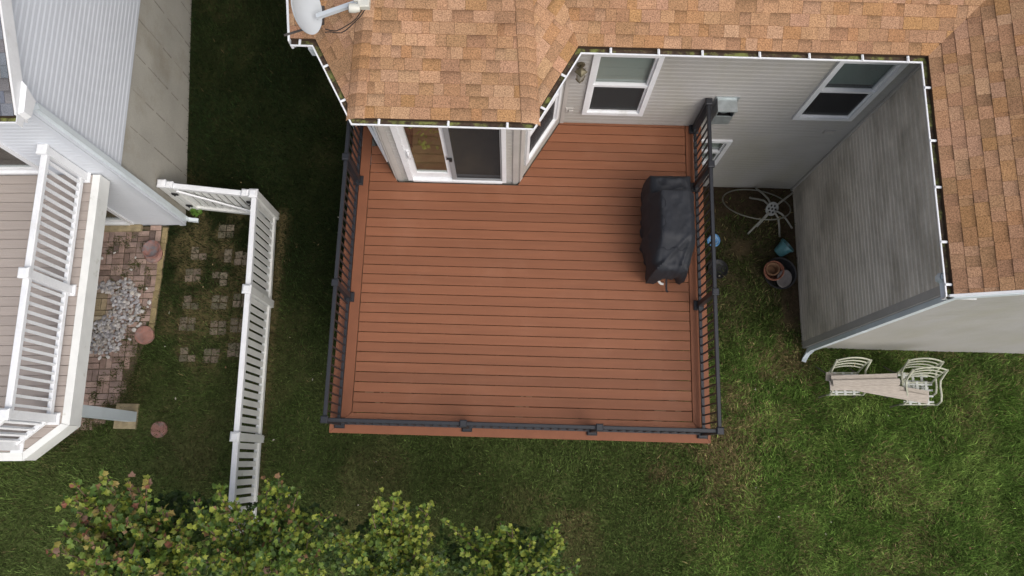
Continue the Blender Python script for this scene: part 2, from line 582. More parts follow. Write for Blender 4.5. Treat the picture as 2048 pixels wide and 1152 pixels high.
def build_lawn():
    gx = np.concatenate([np.linspace(-60, -11, 12)[:-1], np.arange(-11, 11.01, 0.1), np.linspace(11, 60, 12)[1:]])
    gy = np.concatenate([np.linspace(-60, -4, 12)[:-1], np.arange(-4, 10.01, 0.1), np.linspace(10, 60, 12)[1:]])
    X, Y = np.meshgrid(gx, gy)
    Z = gz(X, Y) + (fbm(X, Y, 1.5, 21) - 0.5) * 0.03 - 0.015
    nx, ny = len(gx), len(gy)
    V = np.stack([X, Y, Z], -1).reshape(-1, 3)
    i = np.arange(nx * ny).reshape(ny, nx)
    F = np.stack([i[:-1, :-1], i[:-1, 1:], i[1:, 1:], i[1:, :-1]], -1).reshape(-1, 4)
    me = bpy.data.meshes.new("lawn")
    me.from_pydata(V.tolist(), [], F.tolist())
    ca = me.color_attributes.new("Col", 'FLOAT_COLOR', 'POINT')
    c = np.ones((nx * ny, 4), np.float32)
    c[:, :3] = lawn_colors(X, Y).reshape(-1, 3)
    ca.data.foreach_set("color", c.ravel())
    me.materials.append(M['soil'])
    me.polygons.foreach_set("use_smooth", [True] * len(F))
    o = bpy.data.objects.new("lawn", me)
    COL.objects.link(o)
    o["kind"] = "structure"


def build_grass():
    NB = 1550000
    x = RNG.uniform(-9.5, 10.4, NB)
    y = RNG.uniform(-3.8, 9.4, NB)
    keep = RNG.random(NB) < 0.42 + 0.58 * sstep(x, -1.0, 4.0)
    x, y = x[keep], y[keep]
    NB = len(x)
    ok = ~inside(x, y, PATIO)
    # below / inside buildings
    ok &= ~((x < -6.1 - 0.035 * (y - 4.1)) & (y > 4.05))
    ok &= ~((x > -2.2) & (y > 0.75) & (x < 2.6))
    ok &= ~((x > -2.7) & (y > 5.1))
    ok &= ~((x > 5.19) & (y > 2.13))
    ok &= ~((x > -6.88) & (x < -6.48) & (y > 0.36) & (y < 0.81))
    n1, n2, n3, dry, bare, right, lane = lawn_fields(x, y)
    dens = np.clip(1 - 0.96 * bare - 0.35 * dry, 0.02, 1)
    ok &= RNG.random(NB) < dens
    x, y, n1, n2, n3, dry, right, lane = [a[ok] for a in (x, y, n1, n2, n3, dry, right, lane)]
    n = len(x)
    z = gz(x, y) - 0.012
    patch = fbm(x, y, 3.0, 33)
    L = RNG.gamma(7.0, 0.0092, n) * (0.65 + 0.8 * patch) * (1 + 0.3 * right)
    W = RNG.uniform(0.0030, 0.0062, n) * (1 + 0.12 * right)
    th = RNG.uniform(0, 2 * np.pi, n) * 0.75 + 5.0 * vnoise(x, y, 2.2, 41)
    lean = RNG.uniform(0.3, 1.25, n)
    dx, dy = np.cos(th), np.sin(th)
    px, py = -dy, dx
    V = np.zeros((n, 5, 3), np.float32)
    base = np.stack([x, y, z], -1)
    side = np.stack([px * W, py * W, 0 * W], -1)
    midp = base + np.stack([dx * L * 0.45 * np.sin(lean * 0.6), dy * L * 0.45 * np.sin(lean * 0.6), L * 0.5 * np.cos(lean * 0.6)], -1)
    tip = midp + np.stack([dx * L * 0.6 * np.sin(lean), dy * L * 0.6 * np.sin(lean), L * 0.5 * np.cos(lean)], -1)
    V[:, 0], V[:, 1] = base - side, base + side
    V[:, 2], V[:, 3] = midp + side * 0.8, midp - side * 0.8
    V[:, 4] = tip
    g_dark = np.array([0.092, 0.135, 0.036])
    g_shade = np.array([0.014, 0.027, 0.0072])      # side-yard shade painted into the turf colour, slightly darker grass too
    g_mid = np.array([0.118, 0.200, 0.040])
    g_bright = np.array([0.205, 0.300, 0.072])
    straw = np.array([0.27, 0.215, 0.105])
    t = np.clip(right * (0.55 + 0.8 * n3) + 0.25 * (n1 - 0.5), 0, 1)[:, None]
    yard_shade = ((1 - sstep(x, -2.9, -2.3)) * sstep(y, -0.6, 4.4))[:, None]  # mask of the painted shade, deepening between the houses
    c = (g_dark * (1 - yard_shade) + g_shade * yard_shade) * (1 - t) + g_mid * t
    t2 = np.clip((right - 0.2) * sstep(n2, 0.42, 0.68), 0, 1)[:, None]
    c = c * (1 - t2) + g_bright * t2
    oliv = np.array([0.094, 0.102, 0.038])
    t3 = np.clip((1 - right) * sstep(n1, 0.45, 0.7) * 0.7 * (1 - 0.95 * lane), 0, 1)[:, None]
    c = c * (1 - t3) + oliv * t3
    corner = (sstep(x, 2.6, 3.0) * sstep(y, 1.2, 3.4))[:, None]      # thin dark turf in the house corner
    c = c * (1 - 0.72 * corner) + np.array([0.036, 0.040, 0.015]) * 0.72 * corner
    isdry = (RNG.random(n) < np.clip(dry * 0.85 + 0.05 * (1 - 0.8 * yard_shade[:, 0]), 0, 1))[:, None]
    c = np.where(isdry, straw * RNG.uniform(0.5, 1.1, (n, 1)) * (0.62 + 0.38 * right - 0.25 * lane)[:, None], c)
    mott = np.clip(0.62 + 0.78 * fbm(x, y, 4.5, 55), 0.5, 1.45)[:, None]      # thin and thick turf
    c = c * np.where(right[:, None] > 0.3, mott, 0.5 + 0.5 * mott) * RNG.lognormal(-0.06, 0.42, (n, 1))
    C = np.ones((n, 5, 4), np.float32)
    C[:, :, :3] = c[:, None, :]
    me = bpy.data.meshes.new("grass")
    me.vertices.add(n * 5)
    me.vertices.foreach_set("co", V.ravel())
    k = (np.arange(n) * 5)[:, None]
    li = (k + np.array([[0, 1, 2, 3, 3, 2, 4]])).ravel().astype(np.int32)
    me.loops.add(n * 7)
    me.loops.foreach_set("vertex_index", li)
    me.polygons.add(n * 2)
    st = ((np.arange(n) * 7)[:, None] + np.array([[0, 4]])).ravel().astype(np.int32)
    me.polygons.foreach_set("loop_start", st)
    me.update(calc_edges=True)
    ca = me.color_attributes.new("Col", 'FLOAT_COLOR', 'POINT')
    ca.data.foreach_set("color", C.ravel())
    me.materials.append(M['grass'])
    o = bpy.data.objects.new("grass", me)
    COL.objects.link(o)
    o["kind"] = "stuff"


build_lawn()
build_grass()

# ------------------------------------------------------------------ siding, windows, gutters
def siding(fr, outline, holes, mat, name, parent, expo=0.1016, lap=0.0095, z0=None):
    """clapboard courses as real laps; outline convex CCW in (a, z); holes are (a0, a1, z0, z1)"""
    mb = MB()
    zs = [p[1] for p in outline]
    zb, zt = min(zs), max(zs)
    k0 = zb if z0 is None else z0
    levels = {round(zb, 4), round(zt, 4)}
    n = int((zt - k0) / expo) + 1
    for i in range(n + 1):
        z = k0 + i * expo
        for zz in (z, z + 0.66 * expo):
            if zb < zz < zt:
                levels.add(round(zz, 4))
    for h in holes:
        levels |= {round(h[2], 4), round(h[3], 4)}
    lv = sorted(levels)
    amin, amax = min(p[0] for p in outline), max(p[0] for p in outline)

    def d(z):
        t = ((z - k0) / expo) % 1.0
        return lap if t < 0.66 else lap * (1 - 0.92 * (t - 0.66) / 0.34)
    for zl, zh in zip(lv[:-1], lv[1:]):
        if zh - zl < 1e-4:
            continue
        zm = (zl + zh) / 2
        spans = [(amin, amax)]
        for a0, a1, h0, h1 in holes:
            if h0 < zm < h1:
                ns = []
                for s0, s1 in spans:
                    if a1 <= s0 or a0 >= s1:
                        ns.append((s0, s1))
                    else:
                        if a0 > s0:
                            ns.append((s0, a0))
                        if a1 < s1:
                            ns.append((a1, s1))
                spans = ns
        dl = d(zl + 1e-5)
        dh = d(zh - 1e-5)
        for s0, s1 in spans:
            p = clip([(s0, zl), (s1, zl), (s1, zh), (s0, zh)], outline)
            if len(p) < 3 or area(p) < 1e-5:
                continue
            V = [fr(a, dl + (dh - dl) * (z - zl) / (zh - zl), z) for a, z in p]
            mb.add(V, [tuple(range(len(V)))])
            bot = sorted([q for q in p if abs(q[1] - zl) < 1e-4])
            if len(bot) >= 2 and ((zl - k0) / expo) % 1.0 < 0.02:
                a, b = bot[0][0], bot[-1][0]
                mb.add([fr(a, -0.002, zl), fr(b, -0.002, zl), fr(b, dl, zl), fr(a, dl, zl)], [(0, 1, 2, 3)])
    o = mb.build(name, mat, parent)
    o["kind"] = "stuff"
    return o


def window(parent, fr, a0, a1, z0, z1, blinds=True, frame_w=0.07, name="window", lower_screen=True):
    zm = (z0 + z1) / 2
    w = MB()
    for x0, x1, y0, y1 in ((a0, a0 + frame_w, z0, z1), (a1 - frame_w, a1, z0, z1), (a0 + frame_w, a1 - frame_w, z0, z0 + frame_w), (a0 + frame_w, a1 - frame_w, z1 - frame_w, z1)):
        w.box(x0, x1, -0.05, 0.045, y0, y1, fr)
    win = w.build(name, M['white'], parent)
    s = MB()
    f = frame_w
    s.box(a0 + f, a1 - f, -0.03, 0.03, zm - 0.025, zm + 0.025, fr)
    for b0, b1 in ((z0 + f, zm - 0.025), (zm + 0.025, z1 - f)):
        s.box(a0 + f, a0 + f + 0.03, -0.04, 0.012, b0, b1, fr)
        s.box(a1 - f - 0.03, a1 - f, -0.04, 0.012, b0, b1, fr)
    s.box(a0 + f + 0.03, a1 - f - 0.03, -0.04, 0.012, z0 + f, z0 + f + 0.035, fr)
    s.build("sash", M['white'], win)
    for k, (b0, b1) in enumerate(((z0 + f, zm - 0.02), (zm + 0.02, z1 - f))):
        g = MB()
        g.box(a0 + f + 0.005, a1 - f - 0.005, -0.024, -0.018, b0, b1, fr)
        g.build("pane", M['glass'], win)
    if lower_screen:
        g = MB()
        g.box(a0 + f + 0.005, a1 - f - 0.005, 0.000, 0.003, z0 + f, zm - 0.02, fr)
        g.build("insect_screen", M['screen'], win)
    if blinds:
        b = MB()
        z = z0 + f + 0.05
        while z < z1 - f - 0.01:
            P = [fr(a0 + f, -0.042, z), fr(a1 - f, -0.042, z), fr(a1 - f, -0.066, z + 0.031), fr(a0 + f, -0.066, z + 0.031)]
            Q = [p - Vector((0, 0, 0.002)) - fr.n * 0.002 for p in P]
            b.add(P + Q, [(0, 1, 2, 3), (7, 6, 5, 4)])
            z += 0.05
        o = b.build("blind", M['blind'], win)
        o["kind"] = "stuff"
    r = MB()
    r.box(a0 + 0.02, a1 - 0.02, -0.40, -0.38, z0 + 0.02, z1 - 0.02, fr)
    for q in ((a0 + 0.02, a0 + 0.03), (a1 - 0.03, a1 - 0.02)):
        r.box(q[0], q[1], -0.38, -0.06, z0 + 0.03, z1 - 0.03, fr)
    r.box(a0 + 0.03, a1 - 0.03, -0.38, -0.06, z0 + 0.02, z0 + 0.03, fr)
    r.box(a0 + 0.03, a1 - 0.03, -0.38, -0.06, z1 - 0.03, z1 - 0.02, fr)
    r.build("window_recess", M['dark_room'], win)
    return win


def miter(path):
    """left-hand unit offset vector (scaled) at each node of an open plan path"""
    n = len(path)
    out = []
    for i in range(n):
        ds = []
        if i > 0:
            ds.append((Vector(path[i]) - Vector(path[i - 1])).normalized())
        if i < n - 1:
            ds.append((Vector(path[i + 1]) - Vector(path[i])).normalized())
        ns = [Vector((-d.y, d.x)) for d in ds]
        if len(ns) == 2:
            m = (ns[0] + ns[1])
            m = m / (1 + ns[0].dot(ns[1]))
        else:
            m = ns[0]
        out.append(m)
    return out


def sweep(mb, path, prof, caps=True):
    """prof: closed polygon of (inward offset, z)"""
    ms = miter(path)
    k = len(prof)
    V = []
    for p, m in zip(path, ms):
        for o, z in prof:
            V.append((p[0] + m.x * o, p[1] + m.y * o, z))
    F = []
    for i in range(len(path) - 1):
        for j in range(k):
            j2 = (j + 1) % k
            F.append((i * k + j, (i + 1) * k + j, (i + 1) * k + j2, i * k + j2))
    if caps:
        F.append(tuple(range(k)))
        F.append(tuple((len(path) - 1) * k + j for j in range(k - 1, -1, -1)))
    mb.add(V, F)
    return mb


# ------------------------------------------------------------------ shingles
TAN = [(0.335, 0.192, 0.108), (0.35, 0.204, 0.118), (0.32, 0.182, 0.102), (0.365, 0.220, 0.132), (0.328, 0.180, 0.088), (0.300, 0.172, 0.098), (0.345, 0.202, 0.122)]
GREY = [(0.17, 0.185, 0.21), (0.13, 0.145, 0.17), (0.20, 0.215, 0.24), (0.10, 0.11, 0.13), (0.17, 0.165, 0.17)]


def shingle_plane(store, poly, origin, u, w, z0, slope, pal, expo=0.143, wid=(0.11, 0.25), band_p=0.5, seed=0, zoff=0.0):
    """poly: convex plan polygon CCW; u along the eave, w uphill, both plan unit vectors.  Collects (verts, faces, cols) per tab."""
    rnd = random.Random(seed)
    ce = expo * math.cos(math.atan(slope))
    ox, oy = origin
    loc = [((x - ox) * u[0] + (y - oy) * u[1], (x - ox) * w[0] + (y - oy) * w[1]) for x, y in poly]
    if area(loc) < 0:
        loc = loc[::-1]
    amin, amax = min(p[0] for p in loc), max(p[0] for p in loc)
    bmin, bmax = min(p[1] for p in loc), max(p[1] for p in loc)
    k = int(math.floor(bmin / ce))
    flip = (u[0] * w[1] - u[1] * w[0]) < 0
    while k * ce < bmax:
        b0, b1 = k * ce, (k + 1) * ce
        a = amin - rnd.uniform(0, 0.3)
        tooth = rnd.random() < 0.5
        while a < amax:
            wd = rnd.uniform(*wid)
            if rnd.random() < 0.06:
                wd *= 0.35
            g = 0.0013
            rect = [(a + g, b0), (a + wd - g, b0), (a + wd - g, b1 + 0.004), (a + g, b1 + 0.004)]
            a += wd
            tooth = not tooth if rnd.random() < 0.85 else tooth
            c = rnd.choice(pal)
            v = rnd.uniform(0.90, 1.10)
            c = (c[0] * v, c[1] * v * rnd.uniform(0.97, 1.03), c[2] * v * rnd.uniform(0.95, 1.05))
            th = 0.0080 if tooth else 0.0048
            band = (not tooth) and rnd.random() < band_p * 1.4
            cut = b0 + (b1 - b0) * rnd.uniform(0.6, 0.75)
            V, F, CC = [], [], []

            def pt(q, lift):
                return (ox + q[0] * u[0] + q[1] * w[0], oy + q[0] * u[1] + q[1] * w[1], z0 + zoff + slope * q[1] + lift)
            parts = [(b0, cut), (cut, b1 + 0.004)]
            full = clip(rect, loc)
            if len(full) < 3 or area(full) < 0.0004:
                continue
            for pi, (q0, q1) in enumerate(parts):
                sub = clip([(rect[0][0], q0), (rect[1][0], q0), (rect[1][0], q1), (rect[0][0], q1)], loc)
                if len(sub) < 3 or area(sub) < 1e-6:
                    continue
                b = len(V)
                for q in sub:
                    f = (q[1] - b0) / (b1 - b0)
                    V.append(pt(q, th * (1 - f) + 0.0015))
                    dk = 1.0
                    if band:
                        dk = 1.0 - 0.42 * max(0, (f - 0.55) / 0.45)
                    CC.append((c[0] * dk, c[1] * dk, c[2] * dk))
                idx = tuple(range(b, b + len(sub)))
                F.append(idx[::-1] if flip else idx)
            # skirt under the exposed edges
            b = len(V)
            m = len(full)
            for q in full:
                f = (q[1] - b0) / (b1 - b0)
                V.append(pt(q, th * (1 - f) + 0.0015))
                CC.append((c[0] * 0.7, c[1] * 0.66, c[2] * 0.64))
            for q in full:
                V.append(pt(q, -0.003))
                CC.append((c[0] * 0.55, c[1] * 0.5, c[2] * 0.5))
            for i in range(m):
                j = (i + 1) % m
                if full[i][1] > b1 and full[j][1] > b1:
                    continue
                fc = (b + j, b + i, b + m + i, b + m + j)
                F.append(fc if not flip else fc[::-1])
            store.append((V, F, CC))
        k += 1


def emit_shingles(store, mats, limit, parents):
    """the tabs that show largest become objects; the rest one mesh per roof"""
    scored = []
    for pid, (V, F, CC) in store:
        cx = [sum(v[i] for v in V) / len(V) for i in range(3)]
        px, py, d = project(cx)
        vis = -20 < px < 2068 and -20 < py < 1172
        ar = 0
        if vis:
            q = [project(v)[:2] for v in V[:4]]
            ar = abs(area(q))
        scored.append((ar, pid, V, F, CC))
    scored.sort(key=lambda t: -t[0])
    rest = {}
    for i, (ar, pid, V, F, CC) in enumerate(scored):
        if i < limit and ar > 60:
            MB().add(V, F, CC).build("shingle", mats, parents[pid])
        else:
            rest.setdefault(pid, MB()).add(V, F, CC)
    for pid, mb in rest.items():
        mb.build("shingle_field", mats, parents[pid], kind="stuff")


# ------------------------------------------------------------------ the house with the tan roof
house = thing("house", "grey-sided house with tan shingle roof, bay and projecting wing", "house", (1.3, 5.14, 0))
YW, XW, YF = 5.14, 5.186, 2.135            # rear wall, wing side wall, wing gable wall
ZS, ZE = 5.02, 5.21                        # soffit, gutter lip
BC = -0.89                                 # bay centre
BX0, BX1 = -1.816, 0.022
BY = 4.145
BL, BR = (-2.40, YW), (0.615, YW)
FM = Frame((0, YW, 0), (1, 0, 0), (0, -1, 0))
siding(FM, [(BR[0], -0.1), (XW, -0.1), (XW, ZS), (BR[0], ZS)],
       [(0.94, 1.85, 2.89, 4.62), (4.085, 4.97, 2.915, 4.62), (2.55, 3.44, 1.10, 2.08), (2.80, 3.12, 2.95, 3.50)], M['siding'], "siding", house)
siding(FM, [(-2.5, -0.1), (BL[0], -0.1), (BL[0], ZS), (-2.5, ZS)], [], M['siding'], "siding", house)
siding(FM, [(-2.35, -0.1), (BR[0] - 0.02, -0.1), (BR[0] - 0.02, 2.3), (-2.35, 2.3)], [], M['siding'], "siding", house)
FS = Frame((XW, YW, 0), (0, -1, 0), (-1, 0, 0))
siding(FS, [(0, -0.1), (YW - YF, -0.1), (YW - YF, ZS), (0, ZS)], [], M['siding_dirty'], "siding", house, lap=0.020)
FG = Frame((XW, YF, 0), (1, 0, 0), (0, -1, 0))
WRX = 8.2                                  # wing ridge
siding(FG, [(0, -0.1), (6.0, -0.1), (6.0, 5.05), (WRX - XW, 6.62), (0, 5.05)], [], M['siding'], "siding", house, z0=-0.06)
FL_ = Frame((-2.5, 13.2, 0), (0, -1, 0), (-1, 0, 0))
siding(FL_, [(0, -0.2), (8.06, -0.2), (8.06, 5.05), (4.0, 7.2), (0, 5.05)], [], M['siding'], "siding", house)
mb = MB()
mb.box(-2.48, 11.1, 13.0, 13.2, -0.1, 5.0)
mb.box(11.1, 11.2, 2.2, 13.2, -0.1, 5.0)
mb.build("back_wall", M['siding'], house)

window(house, FM, 0.94, 1.85, 2.89, 4.62)
w2 = window(house, FM, 4.085, 4.97, 2.915, 4.62, blinds=False)
b = MB()
z = 3.83
while z < 4.53:
    b.add([FM(4.155, -0.06, z), FM(4.90, -0.06, z), FM(4.90, -0.07, z + 0.047), FM(4.155, -0.07, z + 0.047)], [(0, 1, 2, 3)])
    z += 0.05
b.build("blind", M['blind_dark'], w2, kind="stuff")
window(house, FM, 2.55, 3.44, 1.10, 2.08, lower_screen=False)

# bay walls
FB = Frame((BX0, BY, 0), (1, 0, 0), (0, -1, 0))
WB = BX1 - BX0
D0, D1 = 0.175, 1.655                      # door frame on the bay front
siding(FB, [(0, 2.2), (WB, 2.2), (WB, ZS), (0, ZS)], [(D0, D1, 2.545, 4.66)], M['siding'], "bay_siding", house)


def diag(p0, p1):
    d = (Vector(p1) - Vector(p0))
    return Frame((p0[0], p0[1], 0), (d.x, d.y, 0), (d.y, -d.x, 0)), d.length


FDR, LDR = diag((BX1, BY), BR)
FDL, LDL = diag(BL, (BX0, BY))
for F_, L_, h in ((FDR, LDR, (0.13, 1.03, 2.93, 4.62)), (FDL, LDL, (0.12, LDL - 0.13, 2.93, 4.62))):
    siding(F_, [(0, 2.2), (L_, 2.2), (L_, ZS), (0, ZS)], [h], M['siding'], "bay_siding", house)
    window(house, F_, *h, blinds=False)
mb = MB()
mb.prism([(BX0 + 0.02, BY + 0.02), (BX1 - 0.02, BY + 0.02), (BR[0] - 0.02, YW + 0.02), (BL[0] + 0.02, YW + 0.02)], 2.2, 2.24)
mb.build("bay_floor", M['joist'], house)
# corner boards
for fr, a0, a1 in ((FB, 0.012, 0.085), (FB, WB - 0.085, WB - 0.012), (FDR, 0.0, 0.075), (FDL, LDL - 0.075, 0.0 + LDL)):
    MB().box(a0, a1, 0.001, 0.026, 2.3, ZS - 0.002, fr).build("bay_corner_board", M['trim_greige'], house)
mb = MB()
mb.box(XW - 0.055, XW - 0.02, YW - 0.05, YW - 0.017, -0.1, ZS - 0.003)
mb.build("corner_board", M['trim_greige'], house)
mb = MB()
mb.box(0.02, 0.075, 0.001, 0.022, 0.0, ZS - 0.003, Frame((BR[0], YW, 0), (1, 0, 0), (0, -1, 0)))
mb.build("corner_board", M['trim_greige'], house)
mb = MB()
mb.box(-0.024, 0.09, 0.0, 0.024, -0.1, ZS - 0.003, FG)
mb.box(YW - YF - 0.09, YW - YF - 0.001, 0.0, 0.023, -0.1, ZS - 0.004, FS)
mb.build("corner_board", M['trim_greige'], house)

# sliding door
mb = MB()
f = 0.075
mb.box(D0, D0 + f, -0.06, 0.04, 2.545, 4.66, FB)
mb.box(D1 - 0.06, D1, -0.06, 0.04, 2.545, 4.66, FB)
mb.box(D0 + f, D1 - 0.06, -0.06, 0.04, 4.59, 4.66, FB)
mb.box(D0 + f, D1 - 0.06, -0.06, 0.055, 2.545, 2.60, FB)
mb.box(D0 + f, D1 - 0.06, -0.055, -0.02, 2.60, 2.625, FB)
door = mb.build("sliding_door", M['white'], house)
XM = 0.845
mb = MB()
mb.box(D0 + f, D0 + f + 0.075, -0.05, 0.0, 2.625, 4.59, FB)
mb.box(XM - 0.06, XM, -0.05, 0.0, 2.625, 4.59, FB)
mb.box(D0 + f + 0.075, XM - 0.06, -0.05, 0.0, 2.625, 2.77, FB)
mb.box(D0 + f + 0.075, XM - 0.06, -0.05, 0.0, 4.51, 4.59, FB)
mb.build("door_leaf", M['white'], door)
mb = MB()
mb.box(D0 + f + 0.08, XM - 0.065, -0.03, -0.024, 2.775, 4.505, FB)
mb.build("pane", M['glass_door'], door)
mb = MB()
mb.box(XM, XM + 0.07, 0.004, 0.03, 2.605, 4.588, FB)
mb.box(D1 - 0.085, D1 - 0.062, 0.004, 0.03, 2.605, 4.588, FB)
mb.box(XM + 0.07, D1 - 0.085, 0.004, 0.03, 2.605, 2.665, FB)
mb.box(XM + 0.07, D1 - 0.085, 0.004, 0.03, 4.55, 4.588, FB)
mb.build("screen_frame", M['screen_frame'], door)
mb = MB()
mb.box(XM + 0.072, D1 - 0.087, 0.014, 0.017, 2.667, 4.548, FB)
mb.build("insect_screen", M['screen'], door)
mb = MB()
mb.box(XM + 0.01, XM + 0.05, 0.0305, 0.06, 3.36, 3.42, FB)
mb.box(XM - 0.028, XM + 0.05, 0.031, 0.055, 3.425, 3.455, FB)
mb.build("screen_latch", M['black_plastic'], door)
mb = MB()
mb.tube([FB(D0 + f + 0.04, 0.0, 3.36), FB(D0 + f + 0.05, 0.045, 3.38), FB(D0 + f + 0.05, 0.05, 3.46), FB(D0 + f + 0.05, 0.05, 3.56), FB(D0 + f + 0.04, 0.0, 3.58)], 0.011, 6)
mb.box(D0 + f + 0.02, D0 + f + 0.06, 0.001, 0.014, 3.33, 3.61, FB)
mb.build("door_handle", M['white'], door)
mb = MB()
mb.box(D0 + 0.02, D1 - 0.02, -1.6, -0.07, 2.5, 2.54, FB)
mb.build("room_floor", M['room_floor'], door)
mb = MB()
for k in range(60):
    a = random.uniform(0, 6.28)
    r = random.uniform(0.02, 0.17)
    p = FB(0.50 + r * math.cos(a), -0.32 + r * math.sin(a), 3.55 + random.uniform(-0.45, 0.45))
    q = p + Vector((random.uniform(-.07, .07), random.uniform(-.07, .07), random.uniform(-.05, .06)))
    w_ = Vector((random.uniform(-.03, .03), random.uniform(-.03, .03), 0.02))
    mb.add([p, p.lerp(q, .5) + w_, q, p.lerp(q, .5) - w_], [(0, 1, 2, 3)])
mb.build("house_plant", M['curtain'], door)
mb = MB()
mb.box(D0 - 0.06, D1 + 0.05, -1.65, -1.61, 2.5, 4.75, FB)
mb.box(D0 - 0.06, D0 - 0.03, -1.61, -0.07, 2.5, 4.75, FB)
mb.box(D1 + 0.02, D1 + 0.05, -1.61, -0.07, 2.5, 4.75, FB)
mb.box(D0 - 0.03, D1 + 0.02, -1.61, -0.07, 4.72, 4.75, FB)
mb.build("room_wall", M['dark_room'], door)

# lantern, wall vents, exhaust hood
mb = MB()
mb.lathe([(0.0, 0), (0.055, 0), (0.055, 0.02), (0, 0.02)], FM(0.80, 0.012, 4.30), 12, (0, -1, 0))
mb.tube([FM(0.80, 0.03, 4.30), FM(0.80, 0.11, 4.34), FM(0.80, 0.13, 4.33)], 0.010, 6)
lan = mb.build("wall_lantern", M['brass'], house)
mb = MB()
for k in range(4):
    a = math.pi / 4 + k * math.pi / 2
    mb.bar(FM(0.80 + 0.075 * math.cos(a), 0.13 + 0.075 * math.sin(a), 4.30), FM(0.80 + 0.05 * math.cos(a), 0.13 + 0.05 * math.sin(a), 4.12), 0.012, 0.012, up=(0.3, 1, 0.1))
mb.lathe([(0.0, 0.07), (0.03, 0.06), (0.088, 0.0), (0.08, -0.008), (0, -0.008)], FM(0.80, 0.13, 4.31), 4)
mb.lathe([(0, -0.02), (0.058, -0.02), (0.058, 0.0), (0, 0.0)], FM(0.80, 0.13, 4.12), 4)
mb.build("lantern_frame", M['brass'], lan)
mb = MB()
mb.lathe([(0, 0), (0.046, 0), (0.066, 0.18), (0, 0.18)], FM(0.80, 0.13, 4.121), 4)
mb.build("lantern_glass", M['lamp_glass'], lan)
mb = MB()
mb.box(0.69, 0.81, 0.005, 0.03, 2.93, 3.05, FM)
wv = mb.build("wall_vent", M['trim_greige'], house)
mb = MB()
mb.box(0.735, 0.80, 0.031, 0.055, 2.945, 3.03, FM, bev=0.01)
for k in range(3):
    mb.box(0.698, 0.725, 0.031, 0.04, 2.95 + 0.03 * k, 2.963 + 0.03 * k, FM)
mb.build("vent_louvre", M['trim_greige'], wv)
mb = MB()
mb.box(4.74, 4.90, 0.004, 0.026, 2.43, 2.53, FM)
mb.box(4.755, 4.885, 0.027, 0.034, 2.445, 2.515, FM)
mb.build("wall_plate", M['trim_greige'], house)
mb = MB()
mb.box(2.79, 3.13, 0.003, 0.022, 2.94, 3.52, FM)
vent = mb.build("exhaust_vent", M['galv'], house)
mb = MB()
mb.box(2.83, 2.845, 0.022, 0.20, 3.02, 3.46, FM)
mb.box(3.075, 3.09, 0.022, 0.20, 3.02, 3.46, FM)
mb.box(2.845, 3.075, 0.185, 0.20, 3.02, 3.27, FM)
mb.box(2.82, 3.10, 0.022, 0.225, 3.461, 3.478, FM)
mb.box(2.845, 3.075, 0.022, 0.185, 3.02, 3.035, FM)
mb.build("vent_hood", M['galv'], vent)
mb = MB()
mb.lathe([(0.075, 0), (0.075, 0.13), (0.062, 0.13), (0.062, 0.0)], FM(2.95, 0.022, 3.36), 18, (0, -1, 0))
mb.build("vent_duct", M['galv'], vent)
mb = MB()
mb.box(2.848, 3.072, 0.024, 0.18, 3.20, 3.215, FM)
mb.box(2.848, 3.072, 0.0235, 0.03, 3.22, 3.46, FM)
mb.build("vent_flap", M['black_plastic'], vent)

# roof planes
SM, SB = 0.5, 1 / 3
ZR = 5.235
E_M, E_B, E_X = 4.825, 3.828, 4.832          # shingle edges: main, bay front, wing
GLx, GRx = -2.743, 4.758
FLp, FRp = Vector((-1.943, 3.752)), Vector((0.183, 3.752))
TLp, TRp = Vector((-2.485, 4.745)), Vector((0.725, 4.745))


def inter(p, d, q, e):
    den = d.x * e.y - d.y * e.x
    t = ((q.x - p.x) * e.y - (q.y - p.y) * e.x) / den
    return p + d * t


dR = (TRp - FRp).normalized()
nR = Vector((-dR.y, dR.x))
dL = (TLp - FLp).normalized()
nL = Vector((dL.y, -dL.x))
pR, pL = FRp + nR * 0.075, FLp + nL * 0.075
CR = inter(pR, dR, Vector((0, E_B)), Vector((1, 0)))
CL = inter(pL, dL, Vector((0, E_B)), Vector((1, 0)))
VR = inter(pR, dR, Vector((0, E_M)), Vector((1, 0)))
VL = inter(pL, dL, Vector((0, E_M)), Vector((1, 0)))
YTOP = (E_M * SM - E_B * SB) / (SM - SB)
HA = 0.09
HR = CR + Vector((-HA, 1)) * (YTOP - E_B)
HL = CL + Vector((HA, 1)) * (YTOP - E_B)
ZT = ZR + SB * (YTOP - E_B)
SDR = (ZT - ZR) / ((HR - CR).dot(nR))
SDL = (ZT - ZR) / ((HL - CL).dot(nL))
RX = WRX - E_X
YR = 9.3


def plane_z(p0, w, s):
    return lambda x, y: ZR + s * ((x - p0[0]) * w[0] + (y - p0[1]) * w[1])


zM = plane_z((0, E_M), (0, 1), SM)
zB = plane_z((0, E_B), (0, 1), SB)
zDR = plane_z(CR, nR, SDR)
zDL = plane_z(CL, nL, SDL)
zW = plane_z((E_X, 0), (1, 0), SM)
T2 = lambda v: (v[0], v[1])
P_M1 = [T2(VR), (E_X, E_M), (WRX, E_M + RX), (WRX, YR), (HR.x, YR), T2(HR)]
P_M2 = [T2(HL), T2(HR), (HR.x, YR), (HL.x, YR)]
P_M3 = [(GLx, E_M), T2(VL), T2(HL), (HL.x, YR), (GLx, YR)]
P_B = [T2(CL), T2(CR), T2(HR), T2(HL)]
P_DR = [T2(CR), T2(VR), T2(HR)]
P_DL = [T2(VL), T2(CL), T2(HL)]
P_W = [(E_X, 1.93), (WRX, 1.93), (WRX, E_M + RX), (E_X, E_M)]
slab = 0.05


